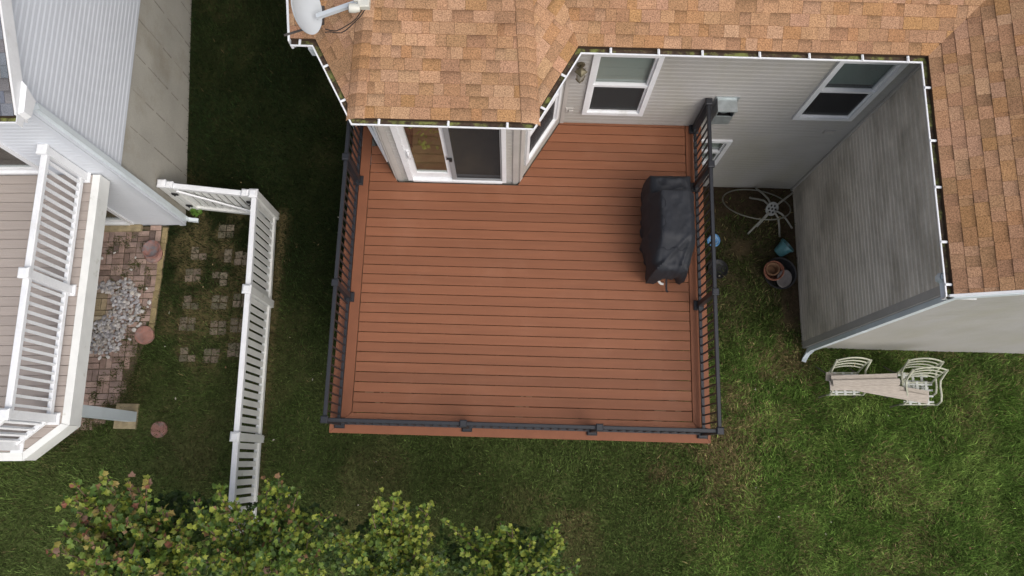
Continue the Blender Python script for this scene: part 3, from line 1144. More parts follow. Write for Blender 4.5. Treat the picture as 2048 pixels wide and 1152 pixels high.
def roof_part(name, items):
    mb = MB()
    for poly, zf in items:
        mb.prism(poly, lambda x, y, zf=zf: zf(x, y) - slab, lambda x, y, zf=zf: zf(x, y) - 0.004)
    return mb.build(name, M['roof_felt'], house)


zMb = lambda x, y: ZR + SM * (YR - E_M) - SM * (y - YR)
zWb = lambda x, y: ZR + SM * RX - SM * (x - WRX)
r_main = roof_part("roof", [(P_M1, zM), (P_M2, zM), (P_M3, zM), ([(GLx, YR), (11.6, YR), (11.6, 13.6), (GLx, 13.6)], zMb)])
r_bay = roof_part("bay_roof", [(P_B, zB), (P_DR, zDR), (P_DL, zDL)])
r_wing = roof_part("wing_roof", [(P_W, zW), ([(WRX, 1.93), (11.6, 1.93), (11.6, 9.0), (WRX, 9.0)], zWb)])
store = []


def sh(pid, *a, **k):
    st = []
    shingle_plane(st, *a, **k)
    store.extend((pid, t) for t in st)


lim = lambda poly, c: clip(poly, c)
NEAR = [(-2.75, 3), (9, 3), (9, 6.9), (-2.75, 6.9)]
sh('m', lim(P_M1, [(-1, 4), (6.6, 4), (6.6, 6.9), (-1, 6.9)]), (VR.x, E_M), (1, 0), (0, 1), ZR, SM, TAN, seed=1)
sh('m', lim(P_M3, NEAR), (GLx, E_M), (1, 0), (0, 1), ZR, SM, TAN, seed=2)
sh('b', P_B, T2(CL), (1, 0), (0, 1), ZR, SB, TAN, expo=0.138, seed=3)
sh('b', P_DR, T2(CR), T2(dR), T2(nR), ZR, SDR, TAN, seed=4)
sh('b', P_DL, T2(CL), T2(dL), T2(nL), ZR, SDL, TAN, seed=5)
sh('w', lim(P_W, [(4, 1), (7.0, 1), (7.0, 7), (4, 7)]), (E_X, 1.93), (0, 1), (1, 0), ZR, SM, TAN, seed=6)
# hip caps: one course of folded tabs up each bay hip
rnd = random.Random(9)
for C0, H0, zside, sgn in ((CL, HL, zDL, -1), (CR, HR, zDR, 1)):
    L0 = (H0 - C0).length
    dd = (H0 - C0) / L0
    t = -0.01
    while t < L0 * 0.75:
        t1 = t + 0.135
        c = rnd.choice(TAN)
        v = rnd.uniform(0.9, 1.12)
        c = tuple(q * v for q in c)
        V, CC = [], []
        for tt, up in ((t, 0.022), (t1 + 0.01, 0.012)):
            p = C0 + dd * tt
            for o in (-0.115, -0.10, 0.0, 0.10, 0.115):
                x, y = p.x + o, p.y
                on_side = (o * sgn) > 0
                zz = (zside(x, y) if on_side else zB(x, y))
                V.append((x, y, max(zz, min(zB(x, y), zside(x, y))) + up - (0.018 if abs(o) > 0.11 else 0)))
                CC.append(tuple(q * (0.75 if tt > t + 0.1 else 1) for q in c))
        F = [(i, i + 1, i + 6, i + 5) for i in range(4)]
        V += [(q[0], q[1], q[2] - 0.02) for q in V[:5]]
        CC += [tuple(q * 0.5 for q in c)] * 5
        F += [(10 + i, 11 + i, i + 1, i) for i in range(4)]
        store.append(('b', (V, F, CC)))
        t = t1
emit_shingles(store, M['shingle'], 300, {'m': r_main, 'b': r_bay, 'w': r_wing})

# gutters
GPATH = [(GLx, 4.745), T2(TLp), T2(FLp), T2(FRp), T2(TRp), (GRx, 4.745), (GRx, 1.905)]
# for this path direction the house lies on the left
prof_g = [(0.0, ZE), (0.0, ZE - 0.018), (0.062, ZE - 0.115), (0.12, ZE - 0.115), (0.12, ZE - 0.005), (0.114, ZE - 0.005), (0.114, ZE - 0.11), (0.066, ZE - 0.11), (0.016, ZE - 0.03), (0.016, ZE)]
mb = sweep(MB(), GPATH, prof_g)
gut = mb.build("gutter", M['white'], house)
mb = MB()
sweep(mb, GPATH, [(0.068, ZE - 0.108), (0.112, ZE - 0.108), (0.112, ZE - 0.036), (0.06, ZE - 0.028), (0.0195, ZE - 0.034)])
mb.build("gutter_debris", M['gutter_debris'], gut, kind="stuff")


def straps(path, pts):
    for (x, y), (dx, dy) in pts:
        m = MB()
        m.box(-0.014, 0.014, 0.004, 0.095, ZE + 0.002, ZE + 0.010, Frame((x, y, 0), (dx, dy, 0), (-dy, dx, 0)))
        m.box(-0.005, 0.005, 0.004, 0.095, ZE + 0.0105, ZE + 0.016, Frame((x, y, 0), (dx, dy, 0), (-dy, dx, 0)))
        m.build("gutter_strap", M['white'], gut)


sp = []
for x in (-1.52, -0.80, -0.24, 0.16 - 0.30):
    pass
for x in (-1.62, -0.815, -0.13):
    sp.append(((x, 3.752), (1, 0)))
for x in (1.07, 1.64, 2.16, 2.84, 3.43, 4.06, 4.60):
    sp.append(((x, 4.745), (1, 0)))
for y in (4.42, 3.75, 3.18, 2.53, 2.04):
    sp.append(((GRx, y), (0, -1)))
for t in (0.25, 0.68):
    q = FRp + (TRp - FRp) * t
    sp.append((T2(q), T2(dR)))
for t in (0.28, 0.72):
    q = TLp + (FLp - TLp) * t
    sp.append((T2(q), T2(-dL)))
sp.append(((-2.63, 4.745), (1, 0)))
straps(GPATH, sp)
for x, y in ((-2.525, 4.80), (GRx + 0.066, 2.16)):
    m = MB()
    m.lathe([(0.040, -0.052), (0.040, -0.042), (0.046, -0.042), (0.046, -0.056)], (x, y, ZE), 20)
    m.build("gutter_outlet", M['white'], gut)
    m = MB()
    m.lathe([(0.0, -0.049), (0.040, -0.049)], (x, y, ZE), 20)
    m.build("outlet_hole", M['cable'], gut)
# sealed mitre corners, dull grey silicone
M['silicone'] = mk('grey_sealant', (0.30, 0.28, 0.24), 0.7, 0.3, 30, bump=0.6)
for q in (FLp + Vector((0.05, 0.05)), FRp + Vector((-0.05, 0.05)), Vector((GRx + 0.06, 4.80)), TRp + Vector((0.0, 0.05)), TLp + Vector((0.03, 0.05))):
    m = MB()
    V = []
    for k in range(9):
        a = 2 * math.pi * k / 9
        r = random.uniform(0.03, 0.055)
        V.append((q.x + r * math.cos(a), q.y + r * math.sin(a), ZE - 0.05 + random.uniform(0, 0.012)))
    m.add(V + [(q.x, q.y, ZE - 0.035)], [(k, (k + 1) % 9, 9) for k in range(9)])
    m.build("gutter_sealant", M['silicone'], gut)
# fascia and soffit
mb = MB()
sweep(mb, GPATH, [(0.122, ZS - 0.01), (0.122, ZE - 0.008), (0.142, ZE - 0.008), (0.142, ZS - 0.01)])
mb.build("fascia", M['white'], house)
mb = MB()
mb.prism([(BR[0] - 0.3, 4.88), (GRx + 0.14, 4.88), (XW + 0.02, YW + 0.02), (BR[0] - 0.3, YW + 0.02)], ZS, ZS + 0.012)
mb.prism([(GLx, 4.88), (BL[0] + .1, 4.88), (BL[0] + .1, YW + 0.02), (GLx, YW + 0.02)], ZS, ZS + 0.012)
mb.prism([(GRx + 0.14, 4.88), (GRx + 0.14, 1.92), (XW + 0.02, 1.92), (XW + 0.02, YW)][::-1], ZS, ZS + 0.011)
mb.prism([(-1.90, 3.89), (0.14, 3.89), (TRp.x - 0.12, 4.85), (TLp.x + 0.12, 4.85)], ZS + 0.013, ZS + 0.024)
mb.build("soffit", M['white'], house)
# rake boards
mb = MB()
Pz = lambda x: ZR + SM * (x - E_X)
mb.add([(E_X - 0.03, 1.905, Pz(E_X) - 0.20), (WRX, 1.905, Pz(WRX) - 0.20), (WRX, 1.905, Pz(WRX) - 0.02), (E_X - 0.03, 1.905, Pz(E_X) - 0.02),
        (E_X - 0.03, 1.93, Pz(E_X) - 0.20), (WRX, 1.93, Pz(WRX) - 0.20), (WRX, 1.93, Pz(WRX) - 0.02), (E_X - 0.03, 1.93, Pz(E_X) - 0.02)],
       [(0, 1, 2, 3), (3, 2, 6, 7), (0, 4, 5, 1), (4, 7, 6, 5), (0, 3, 7, 4)])
mb.add([(E_X - 0.03, 1.93, Pz(E_X) - 0.20), (WRX, 1.93, Pz(WRX) - 0.20), (WRX, YF, Pz(WRX) - 0.20), (E_X - 0.03, YF, Pz(E_X) - 0.20)], [(0, 1, 2, 3)])
mb.build("rake_board", M['white'], house)
mb = MB()
mb.add([(E_X + 0.02, 1.893, Pz(E_X) - 0.15), (E_X + 0.55, 1.893, Pz(E_X + .55) - 0.12), (E_X + 0.62, 1.893, Pz(E_X + .62) - 0.03), (E_X + 0.02, 1.893, Pz(E_X) - 0.03),
        (E_X + 0.02, 1.904, Pz(E_X) - 0.15), (E_X + 0.55, 1.904, Pz(E_X + .55) - 0.12), (E_X + 0.62, 1.904, Pz(E_X + .62) - 0.03), (E_X + 0.02, 1.904, Pz(E_X) - 0.03)],
       [(0, 1, 2, 3), (3, 2, 6, 7), (0, 4, 5, 1), (1, 5, 6, 2), (0, 3, 7, 4)])
mb.build("rake_return", M['dspout'], house)
mb = MB()
mb.box(GLx - 0.03, GLx - 0.002, 4.86, 4.9, 4.98, 5.20)
mb.add([(GLx - 0.03, 4.80, ZR - 0.19), (GLx - 0.03, YR, zM(0, YR) - 0.19), (GLx - 0.03, YR, zM(0, YR) - 0.01), (GLx - 0.03, 4.80, ZR - 0.01),
        (GLx - 0.003, 4.80, ZR - 0.19), (GLx - 0.003, YR, zM(0, YR) - 0.19), (GLx - 0.003, YR, zM(0, YR) - 0.01), (GLx - 0.003, 4.80, ZR - 0.01)],
       [(0, 3, 2, 1), (3, 7, 6, 2), (0, 1, 5, 4), (4, 5, 6, 7), (0, 4, 7, 3)])
mb.build("rake_board", M['white'], house)


def downspout(mb, pts, w=0.075, h=0.06, up=(0, 1, 0)):
    for p, q in zip(pts[:-1], pts[1:]):
        mb.bar(p, q, w, h, up=up)


# wing downspout: from the outlet back to the wall face, down the corner, elbow at the foot
mb = MB()
mb.lathe([(0.045, 0.0), (0.06, 0.03), (0.05, 0.09)], (GRx + 0.066, 2.16, ZE - 0.20), 12)
downspout(mb, [(GRx + 0.07, 2.16, 5.10), (GRx + 0.07, 2.16, 4.98)])
downspout(mb, [(GRx + 0.07, 2.16, 5.0), (XW + 0.10, YF - 0.075, 4.74)])
ds = mb.build("downspout_elbow", M['dspout'], house)
mb = MB()
downspout(mb, [(XW + 0.06, YF - 0.064, 4.78), (XW + 0.06, YF - 0.064, 0.22)], 0.085, 0.07)
mb.box(XW + 0.015, XW + 0.105, YF - 0.103, YF - 0.018, 2.2, 2.225)
mb.build("downspout", M['dspout'], house)
mb = MB()
downspout(mb, [(XW + 0.06, YF - 0.064, 0.24), (XW + 0.045, YF - 0.10, 0.12), (XW + 0.0, YF - 0.20, 0.05), (XW - 0.02, YF - 0.27, 0.04)], 0.088, 0.072, up=(1, 0, 0.3))
mb.build("downspout_foot", M['dspout'], house)
mb = MB()
downspout(mb, [(-2.525, 4.80, 5.10), (-2.525, 4.83, 4.9), (-2.57, YW - 0.05, 4.6), (-2.57, YW - 0.05, 0.3)])
mb.build("downspout", M['dspout'], house)
mb = MB()
mb.tube([(9.30, 2.10, 3.2), (9.34, 2.02, 3.22), (9.42, 1.9, 3.2)], 0.02, 6)
mb.build("wall_bracket", M['cable'], house)

# ------------------------------------------------------------------ satellite dish on the roof
dish = thing("satellite_dish", "pale grey satellite dish with black cables on the tan roof's left edge", "satellite dish", (-2.35, 5.15, 5.45))
DN = Vector((0.86, -0.22, 0.16)).normalized()
DC = Vector((-2.355, 4.665, 6.12))
dx = Vector((0, 0, 1)).cross(DN).normalized()
dy = DN.cross(dx).normalized()
mb = MB()
V, F = [], []
NR, NA = 7, 40
for side_ in (0, 1):
    for i in range(NR + 1):
        r = i / NR
        for k in range(NA):
            a = 2 * math.pi * k / NA
            dep = 0.075 * r * r + (0.0 if side_ == 0 else -0.012)
            V.append(DC + dx * 0.23 * r * math.cos(a) + dy * 0.34 * r * math.sin(a) + DN * dep)
n1 = (NR + 1) * NA
for i in range(NR):
    for k in range(NA):
        k2 = (k + 1) % NA
        F.append((i * NA + k, i * NA + k2, (i + 1) * NA + k2, (i + 1) * NA + k))
        F.append((n1 + i * NA + k2, n1 + i * NA + k, n1 + (i + 1) * NA + k, n1 + (i + 1) * NA + k2))
for k in range(NA):
    k2 = (k + 1) % NA
    F.append((NR * NA + k, NR * NA + k2, n1 + NR * NA + k2, n1 + NR * NA + k))
mb.add(V, F, None, True)
refl = mb.build("reflector", M['dish'], dish)
mb = MB()
for a in (-0.2, 0.0, 0.25, 2.9):
    p = DC + dx * 0.27 * math.cos(a) + dy * 0.31 * math.sin(a) + DN * 0.06
    mb.lathe([(0, 0.004), (0.008, 0.004), (0.008, -0.004)], p, 8, DN)
mb.build("bolt", M['rust'], refl)
mb = MB()
A0, A1 = DC + Vector((0.13, -0.02, -0.14)), Vector((-1.75, 4.76, 6.10))
mb.bar(A0, A1, 0.05, 0.045)
mb.build("feed_arm", M['dish'], dish)
mb = MB()
q = Vector((-1.75, 4.76, 6.12))
ax = Vector((-0.85, -0.05, 0.1)).normalized()
mb.lathe([(0, 0), (0.035, 0), (0.05, 0.05), (0.05, 0.11), (0.036, 0.12), (0, 0.12)], q + Vector((0.02, -0.09, 0.0)), 16, ax)
mb.lathe([(0, 0), (0.035, 0), (0.045, 0.05), (0.045, 0.10), (0, 0.11)], q + Vector((0.05, 0.03, 0.01)), 16, ax)
mb.box(q.x - 0.01, q.x + 0.12, q.y - 0.08, q.y + 0.05, q.z - 0.04, q.z + 0.03, bev=0.012)
mb.build("receiver_head", M['lnb'], dish)
for k, off in enumerate((0.0, 0.05)):
    mb = MB()
    pts = []
    for i in range(9):
        t = i / 8
        pts.append(Vector((-2.16, 4.54 + off * .6, 5.85)).lerp(Vector((-1.68, 4.70 + off, 6.08)), t) + Vector((0, -0.05 * math.sin(math.pi * t) + 0.012 * math.sin(t * 12 + k * 2), -0.10 * math.sin(math.pi * t))))
    mb.tube(pts, 0.006, 5)
    mb.build("cable", M['cable'], dish)
mb = MB()
mb.tube([DC - DN * 0.03, DC - DN * 0.12 + Vector((0, .05, -0.12)), (-2.40, 5.0, 5.7), (-2.40, 5.05, 5.36)], 0.021, 8)
mb.build("mast", M['rust'], dish)
mb = MB()
mb.tube([(-2.40, 4.62, 5.78), (-2.62, 4.52, 5.80)], 0.014, 6)
mb.tube([(-2.20, 4.78, 5.80), (-2.40, 4.62, 5.78)], 0.012, 6)
mb.build("strut", M['rust'], dish)
mb = MB()
mb.box(-2.48, -2.32, 4.95, 5.15, 5.26, 5.42)
mb.build("foot_plate", M['rust'], dish)

# ------------------------------------------------------------------ the brown deck
DZ = 2.54
deck = thing("deck", "brown composite deck with black metal railing against the house", "deck", (0.14, 2.7, 0))
PIT, GAP = 0.1444, 0.0095
X0, X1, Yf = -2.54, 2.82, 0.325
IN0, IN1, YI = -2.245, 2.575, 0.612


def board(poly, mat=M['deck'], name="deck_board", th=0.025, z=DZ, parent=None):
    if area(poly) < 0:
        poly = poly[::-1]
    m = MB()
    b = 0.003
    n = len(poly)
    cx, cy = sum(p[0] for p in poly) / n, sum(p[1] for p in poly) / n
    xs, ys = [p[0] for p in poly], [p[1] for p in poly]
    sx, sy = max(1e-3, max(xs) - min(xs)), max(1e-3, max(ys) - min(ys))
    ins = [(cx + (p[0] - cx) * (1 - 2 * b / sx), cy + (p[1] - cy) * (1 - 2 * b / sy)) for p in poly]
    V = [(x, y, z - th) for x, y in poly] + [(x, y, z - b) for x, y in poly] + [(x, y, z) for x, y in ins]
    F = [tuple(range(n - 1, -1, -1)), tuple(range(2 * n, 3 * n))]
    for k in range(n):
        k2 = (k + 1) % n
        F += [(k, k2, k2 + n, k + n), (k + n, k2 + n, k2 + 2 * n, k + 2 * n)]
    m.add(V, F)
    return m.build(name, mat, parent or deck)


y = YI + GAP
bl_s = (BX0 - BL[0]) / (BY - BL[1])
br_s = (BR[0] - BX1) / (BR[1] - BY)
while y < YW - 0.03:
    y1 = min(y + PIT - GAP, YW - 0.006)
    a, b_ = IN0 + GAP, IN1 - GAP
    if y1 < BY - 0.03:
        board([(a, y), (b_, y), (b_, y1), (a, y1)])
    else:
        ya, yb = max(y, BY - 0.03), y1
        lx = lambda yy: BX0 + bl_s * (yy - BY) - 0.03
        rx = lambda yy: BX1 + br_s * (yy - BY) + 0.03
        if lx(yb) > a + 0.04:
            board([(a, y), (lx(y), y), (lx(yb), yb), (a, yb)])
        board([(rx(y), y), (b_, y), (b_, yb), (rx(yb), yb)])
    y += PIT
# picture-frame border, two boards deep, mitred at the front corners
xm0, xm1, ym = X0 + 0.146, X1 - 0.122, Yf + 0.146
board([(X0, Yf), (X1, Yf), (xm1 + .003, ym - .003), (xm0 - .003, ym - .003)], M['deck_border'], "border_board")
board([(xm0 + .003, ym + .003), (xm1 - .003, ym + .003), (IN1, YI), (IN0, YI)], M['deck'], "border_board")
board([(X0, Yf + .004), (xm0 - .004, ym), (xm0 - .004, YW - .006), (X0, YW - .006)], M['deck_border'], "border_board")
board([(xm0 + .003, ym + .006), (IN0, YI + .006), (IN0, YW - .006), (xm0 + .003, YW - .006)], M['deck_border'], "border_board")
board([(X1, Yf + .004), (X1, YW - .006), (xm1 + .004, YW - .006), (xm1 + .004, ym)], M['deck_border'], "border_board")
board([(xm1 - .003, ym + .006), (xm1 - .003, YW - .006), (IN1, YW - .006), (IN1, YI + .006)], M['deck_border'], "border_board")
for a in ((X0 + 0.02, X1 - 0.02, Yf + 0.012, Yf + 0.034), (X0 + 0.012, X0 + 0.034, Yf + 0.036, YW - 0.02), (X1 - 0.034, X1 - 0.012, Yf + 0.036, YW - 0.02)):
    MB().box(*a, DZ - 0.29, DZ - 0.026).build("fascia_board", M['deck_border'], deck)
x = X0 + 0.3
while x < X1 - 0.1:
    for yy0, yy1 in (((Yf + 0.05), 4.0), (4.0, YW - 0.02)):
        if yy0 > 3.9 and -2.3 < x < 0.55:
            continue
        MB().box(x - 0.019, x + 0.019, yy0, yy1, DZ - 0.27, DZ - 0.026).build("joist", M['joist'], deck)
    x += 0.406
MB().box(X0 + 0.1, X1 - 0.1, 0.75, 0.87, DZ - 0.51, DZ - 0.275).build("beam", M['joist'], deck)
for x in (-2.2, 0.15, 2.5):
    MB().box(x - 0.07, x + 0.07, 0.74, 0.88, -0.2, DZ - 0.515).build("support_post", M['joist'], deck)

M['blocking'] = mk('pale_new_lumber', (0.46, 0.36, 0.22), 0.8, 0.15, 8)
for gx, gk, gl in ((-2.02, 2, .12), (-1.80, 2, .14), (-1.86, 1, .13), (0.22, 2, .16), (0.16, 1, .2), (2.30, 2, .10), (2.12, 1, .16), (2.38, 1, .08)):
    yy = YI + GAP + gk * PIT - GAP / 2
    MB().box(gx - gl / 2, gx + gl / 2, yy - 0.015, yy + 0.015, DZ - 0.04, DZ - 0.0262).build("blocking", M['blocking'], deck)

# railing
RL, RR, RF = -2.40, 2.70, 0.46
RH = 0.93


def rail_post(x, y):
    m = MB().box(-0.034, 0.034, -0.034, 0.034, DZ, DZ + RH - 0.02, Frame((x, y, 0), (1, 0, 0), (0, 1, 0)))
    p = m.build("rail_post", M['black_metal'], deck)
    m = MB().box(-0.047, 0.047, -0.047, 0.047, DZ + RH - 0.028, DZ + RH + 0.022, Frame((x, y, 0), (1, 0, 0), (0, 1, 0)), bev=0.012)
    m.build("post_cap", M['black_metal'], p)
    m = MB().box(-0.072, 0.072, -0.072, 0.072, DZ + 0.001, DZ + 0.045, Frame((x, y, 0), (1, 0, 0), (0, 1, 0)), bev=0.018)
    m.build("post_skirt", M['black_metal'], p)


bal0 = None


def rail_run(p, q):
    global bal0
    p, q = Vector(p), Vector(q)
    d = (q - p)
    Lg = d.length
    u = d / Lg
    fr = Frame((p.x, p.y, 0), (u.x, u.y, 0), (-u.y, u.x, 0))
    MB().box(0.036, Lg - 0.036, -0.026, 0.026, DZ + RH - 0.05, DZ + RH - 0.012, fr, bev=0.008).build("top_rail", M['black_metal'], deck)
    MB().box(0.036, Lg - 0.036, -0.021, 0.021, DZ + 0.075, DZ + 0.105, fr).build("bottom_rail", M['black_metal'], deck)
    n = int(round(Lg / 0.121)) - 1
    for i in range(n):
        t = (i + 1) * Lg / (n + 1)
        c = p + u * t
        if bal0 is None:
            bal0 = MB().box(-0.0095, 0.0095, -0.0095, 0.0095, DZ + 0.106, DZ + RH - 0.051).build("baluster", M['black_metal'], deck, off=(0, 0, 0))
            o = bal0
        else:
            o = bal0.copy()
            COL.objects.link(o)
            o.parent = deck
        o.location = Vector((c.x, c.y, 0)) - deck.location
        o.rotation_euler = (0, 0, math.atan2(u.y, u.x))


posts_l = [(RL + .005, RF), (RL, 2.275), (RL, 4.08), (RL, 5.07)]
posts_r = [(RR, RF), (RR, 2.295), (RR, 4.12), (RR, 5.07)]
posts_f = [(RL + .005, RF), (-0.605, RF), (1.15, RF), (RR, RF)]
for x, y in posts_l + posts_r + posts_f[1:3]:
    rail_post(x, y)
for ps in (posts_l, posts_r, posts_f):
    for p, q in zip(ps[:-1], ps[1:]):
        rail_run(p, q)

# ------------------------------------------------------------------ covered grill
grill = thing("barbecue_grill", "barbecue grill under a wrinkled black cover on the brown deck", "grill", (2.17, 3.3, DZ))


def smooth01(t):
    t = max(0.0, min(1.0, t))
    return t * t * (3 - 2 * t)


def vn(x, y, sc, seed):
    return float(vnoise(np.array([x]), np.array([y]), sc, seed)[0])


LAT = {}


def cover():
    nu, nv, ns = 30, 56, 16
    xa, xb, ya, yb = 1.875, 2.435, 2.605, 3.975
    V, F = [], []
    gx, gy = np.meshgrid(np.linspace(0, 1, nu + 1), np.linspace(0, 1, nv + 1))
    Xg = xa + (xb - xa) * gx
    Yg = ya + (yb - ya) * gy
    # a little rounding in plan: ends narrower
    endf = sstep(Yg, ya, ya + 0.45)
    Xg = 2.13 + (Xg - 2.13) * (0.80 + 0.20 * endf) + 0.04 * (1 - endf) * 0
    lid = sstep(Yg, 2.70, 3.05) * (1 - sstep(Yg, 3.66, 3.72)) * sstep(Xg, 1.86, 1.98) * (1 - 0.25 * sstep(Xg, 2.34, 2.44))
    Zg = 3.385 + 0.235 * lid
    fold = (fbm(Xg * 1.0, Yg * 1.0, 4.0, 61) - 0.5) * 0.04 + (fbm(Xg, Yg, 11.0, 67) - 0.5) * 0.018 + (np.abs(vnoise(Xg + 0.7 * Yg, Yg - 0.5 * Xg, 7.0, 63) - 0.5) - 0.25) * -0.06 * (1 - lid * 0.9)
    # long diagonal creases on the near shelf
    near = (1 - sstep(Yg, 2.9, 3.15))
    crease = np.exp(-(((Xg - 1.93) * 0.8 - (Yg - 2.62) * 0.75 - 0.02) / 0.03) ** 2) * 0.035 * near
    crease += np.exp(-(((Xg - 2.25) - (Yg - 2.6) * 0.3) / 0.028) ** 2) * 0.03 * near
    Zg = Zg + fold + crease
    # drooping rim
    edge = np.minimum(np.minimum(gx, 1 - gx) * (xb - xa), np.minimum(gy, 1 - gy) * (yb - ya))
    Zg -= 0.05 * np.exp(-edge / 0.03)
    P = np.stack([Xg, Yg, Zg], -1)
    idx = np.arange((nu + 1) * (nv + 1)).reshape(nv + 1, nu + 1)
    V = P.reshape(-1, 3).tolist()
    for j in range(nv):
        for i in range(nu):
            F.append((int(idx[j, i]), int(idx[j, i + 1]), int(idx[j + 1, i + 1]), int(idx[j + 1, i])))
    ring = [idx[0, i] for i in range(nu + 1)] + [idx[j, nu] for j in range(1, nv + 1)] + [idx[nv, i] for i in range(nu - 1, -1, -1)] + [idx[j, 0] for j in range(nv - 1, 0, -1)]
    ring = [int(r) for r in ring]
    m = len(ring)
    prev = ring
    for s_ in range(1, ns + 1):
        t = s_ / ns
        cur = []
        for k, r in enumerate(ring):
            x, y, z = V[r]
            ox, oy = (x - 2.155), (y - 3.29)
            nx, ny = (ox / 0.28), (oy / 0.685)
            ln = math.hypot(nx ** 3, ny ** 3) or 1
            dx_, dy_ = nx ** 3 / ln, ny ** 3 / ln
            f1 = vn(k * 0.35, t * 2.0, 1.0, 71) - 0.5
            f2 = vn(k * 0.13, t * 1.0 + 5, 1.0, 73) - 0.5
            out = 0.035 * math.sin(math.pi * min(1, t * 1.1)) + (0.05 * f1 + 0.06 * f2) * (0.3 + 0.7 * t) + 0.01
            hem = 2.60 + 0.03 * f2
            if y < 2.64 and -0.12 < ox < 0.16:        # gathered, lifted hem at the near end
                hem += 0.36 * max(0, 1 - abs(ox - 0.03) / 0.17)
            zz = z + (hem - z) * t
            V.append([x + dx_ * out + (0.03 * t if ox > 0 else 0), y + dy_ * out, zz])
            cur.append(len(V) - 1)
        for k in range(m):
            k2 = (k + 1) % m
            F.append((prev[k], cur[k], cur[k2], prev[k2]))
        prev = cur
    mb = MB()
    mb.add(V, F, None, True)
    return mb.build("cover", M['cover'], grill)


cov = cover()
def drape(x, y):
    best = min(cov.data.vertices, key=lambda v: (v.co.x + grill.location.x - x) ** 2 + (v.co.y + grill.location.y - y) ** 2 - v.co.z * 0.002)
    return best.co + grill.location


for line in ([(2.0 - 0.03 * math.sin(i), 3.0 + i * 0.043) for i in range(16)], [(1.92 + i * 0.03, 3.70 + 0.004 * math.sin(i * 2)) for i in range(17)], [(1.93 + i * 0.028, 2.86 + 0.005 * math.sin(i)) for i in range(16)]):
    MB().tube([drape(x, y) + Vector((0, 0, 0.002)) for x, y in line], 0.0055, 5).build("seam", M['cover'], cov)
mb = MB()
mb.tube([(2.14, 2.56, 3.02), (2.17, 2.50, 2.85), (2.20, 2.47, 2.72), (2.23, 2.46, 2.66)], 0.016, 5, flat=0.4)
mb.build("strap", M['cover'], cov)
mb = MB()
mb.tube([(2.05, 2.56, 2.90), (2.09, 2.53, 2.87), (2.13, 2.53, 2.86)], 0.018, 5, flat=0.35)
mb.build("care_tag", M['tag'], cov)
mb = MB()
mb.box(1.93, 2.38, 2.72, 3.90, DZ + 0.10, 3.30)
mb.build("cart_body", M['black_plastic'], grill)
for x in (1.97, 2.34):
    for y in (2.78, 3.84):
        MB().lathe([(0, -0.02), (0.05, -0.02), (0.05, 0.02), (0, 0.02)], (x, y, DZ + 0.051), 14, (1, 0, 0)).build("wheel", M['black_plastic'], grill)

# ------------------------------------------------------------------ neighbouring house (own frame, turned 2 degrees)
NROT = 0.035
NO = (-6.10, 4.10, 0.0)
nh = thing("neighbour_house", "white-sided neighbouring house with grey roof and bare concrete foundation", "house", NO, NROT, local=True)
NZ = 5.05
NS = 0.47
NE = -0.375                                 # gutter lip y
ZF = 2.42
fr_r = Frame((0, 0, 0), (0, 1, 0), (1, 0, 0))
siding(fr_r, [(0, ZF), (10, ZF), (10, NZ + .1), (5, NZ + 2.5), (0, NZ - 0.02)], [], M['siding_white'], "siding", nh)
fr_f = Frame((-9, 0, 0), (1, 0, 0), (0, -1, 0))
siding(fr_f, [(0, -0.1), (9, -0.1), (9, 4.9), (0, 4.9)], [(6.05, 8.02, 2.60, 4.72), (6.1, 8.10, 0.10, 2.12)], M['siding_white'], "siding", nh)
mb = MB()
mb.box(-0.3, -0.018, 0.0, 10, -0.3, ZF)
mb.build("foundation", M['concrete'], nh)
mb = MB()
for yy in (0.9, 1.51, 2.12, 2.73, 3.34, 3.95, 4.56, 5.2):
    for k in range(6):
        z0_ = -0.1 + k * 0.42
        mb.box(-0.0179, -0.0125, yy - 0.006 + random.uniform(-.012, .012), yy + 0.006 + random.uniform(-.004, .012), z0_, z0_ + random.uniform(0.25, 0.419))
mb.build("form_seam", M['concrete_seam'], nh, kind="stuff")
mb = MB()
mb.box(0.0, 0.10, 0.003, 0.024, -0.05, 4.88, Frame((-0.10, 0, 0), (1, 0, 0), (0, -1, 0)))
mb.box(-0.024, 0.10, 0.015, 0.026, ZF, 4.98, fr_r)
mb.box(-0.024, 0.10, -0.012, 0.012, 0, ZF - 0.001, fr_r)
mb.build("corner_board", M['siding_white'], nh)
mb = MB()
downspout(mb, [(0.055, 0.06, 4.62), (0.055, 0.06, 0.16)], 0.065, 0.085)
mb.build("downspout", M['dspout'], nh)
mb = MB()
downspout(mb, [(0.055, 0.06, 0.19), (0.08, 0.06, 0.10), (0.26, 0.05, 0.06)], 0.085, 0.062)
downspout(mb, [(-0.12, -0.22, 4.90), (-0.02, -0.14, 4.80), (0.055, 0.06, 4.60)], 0.085, 0.062)
mb.build("downspout_elbow", M['dspout'], nh)
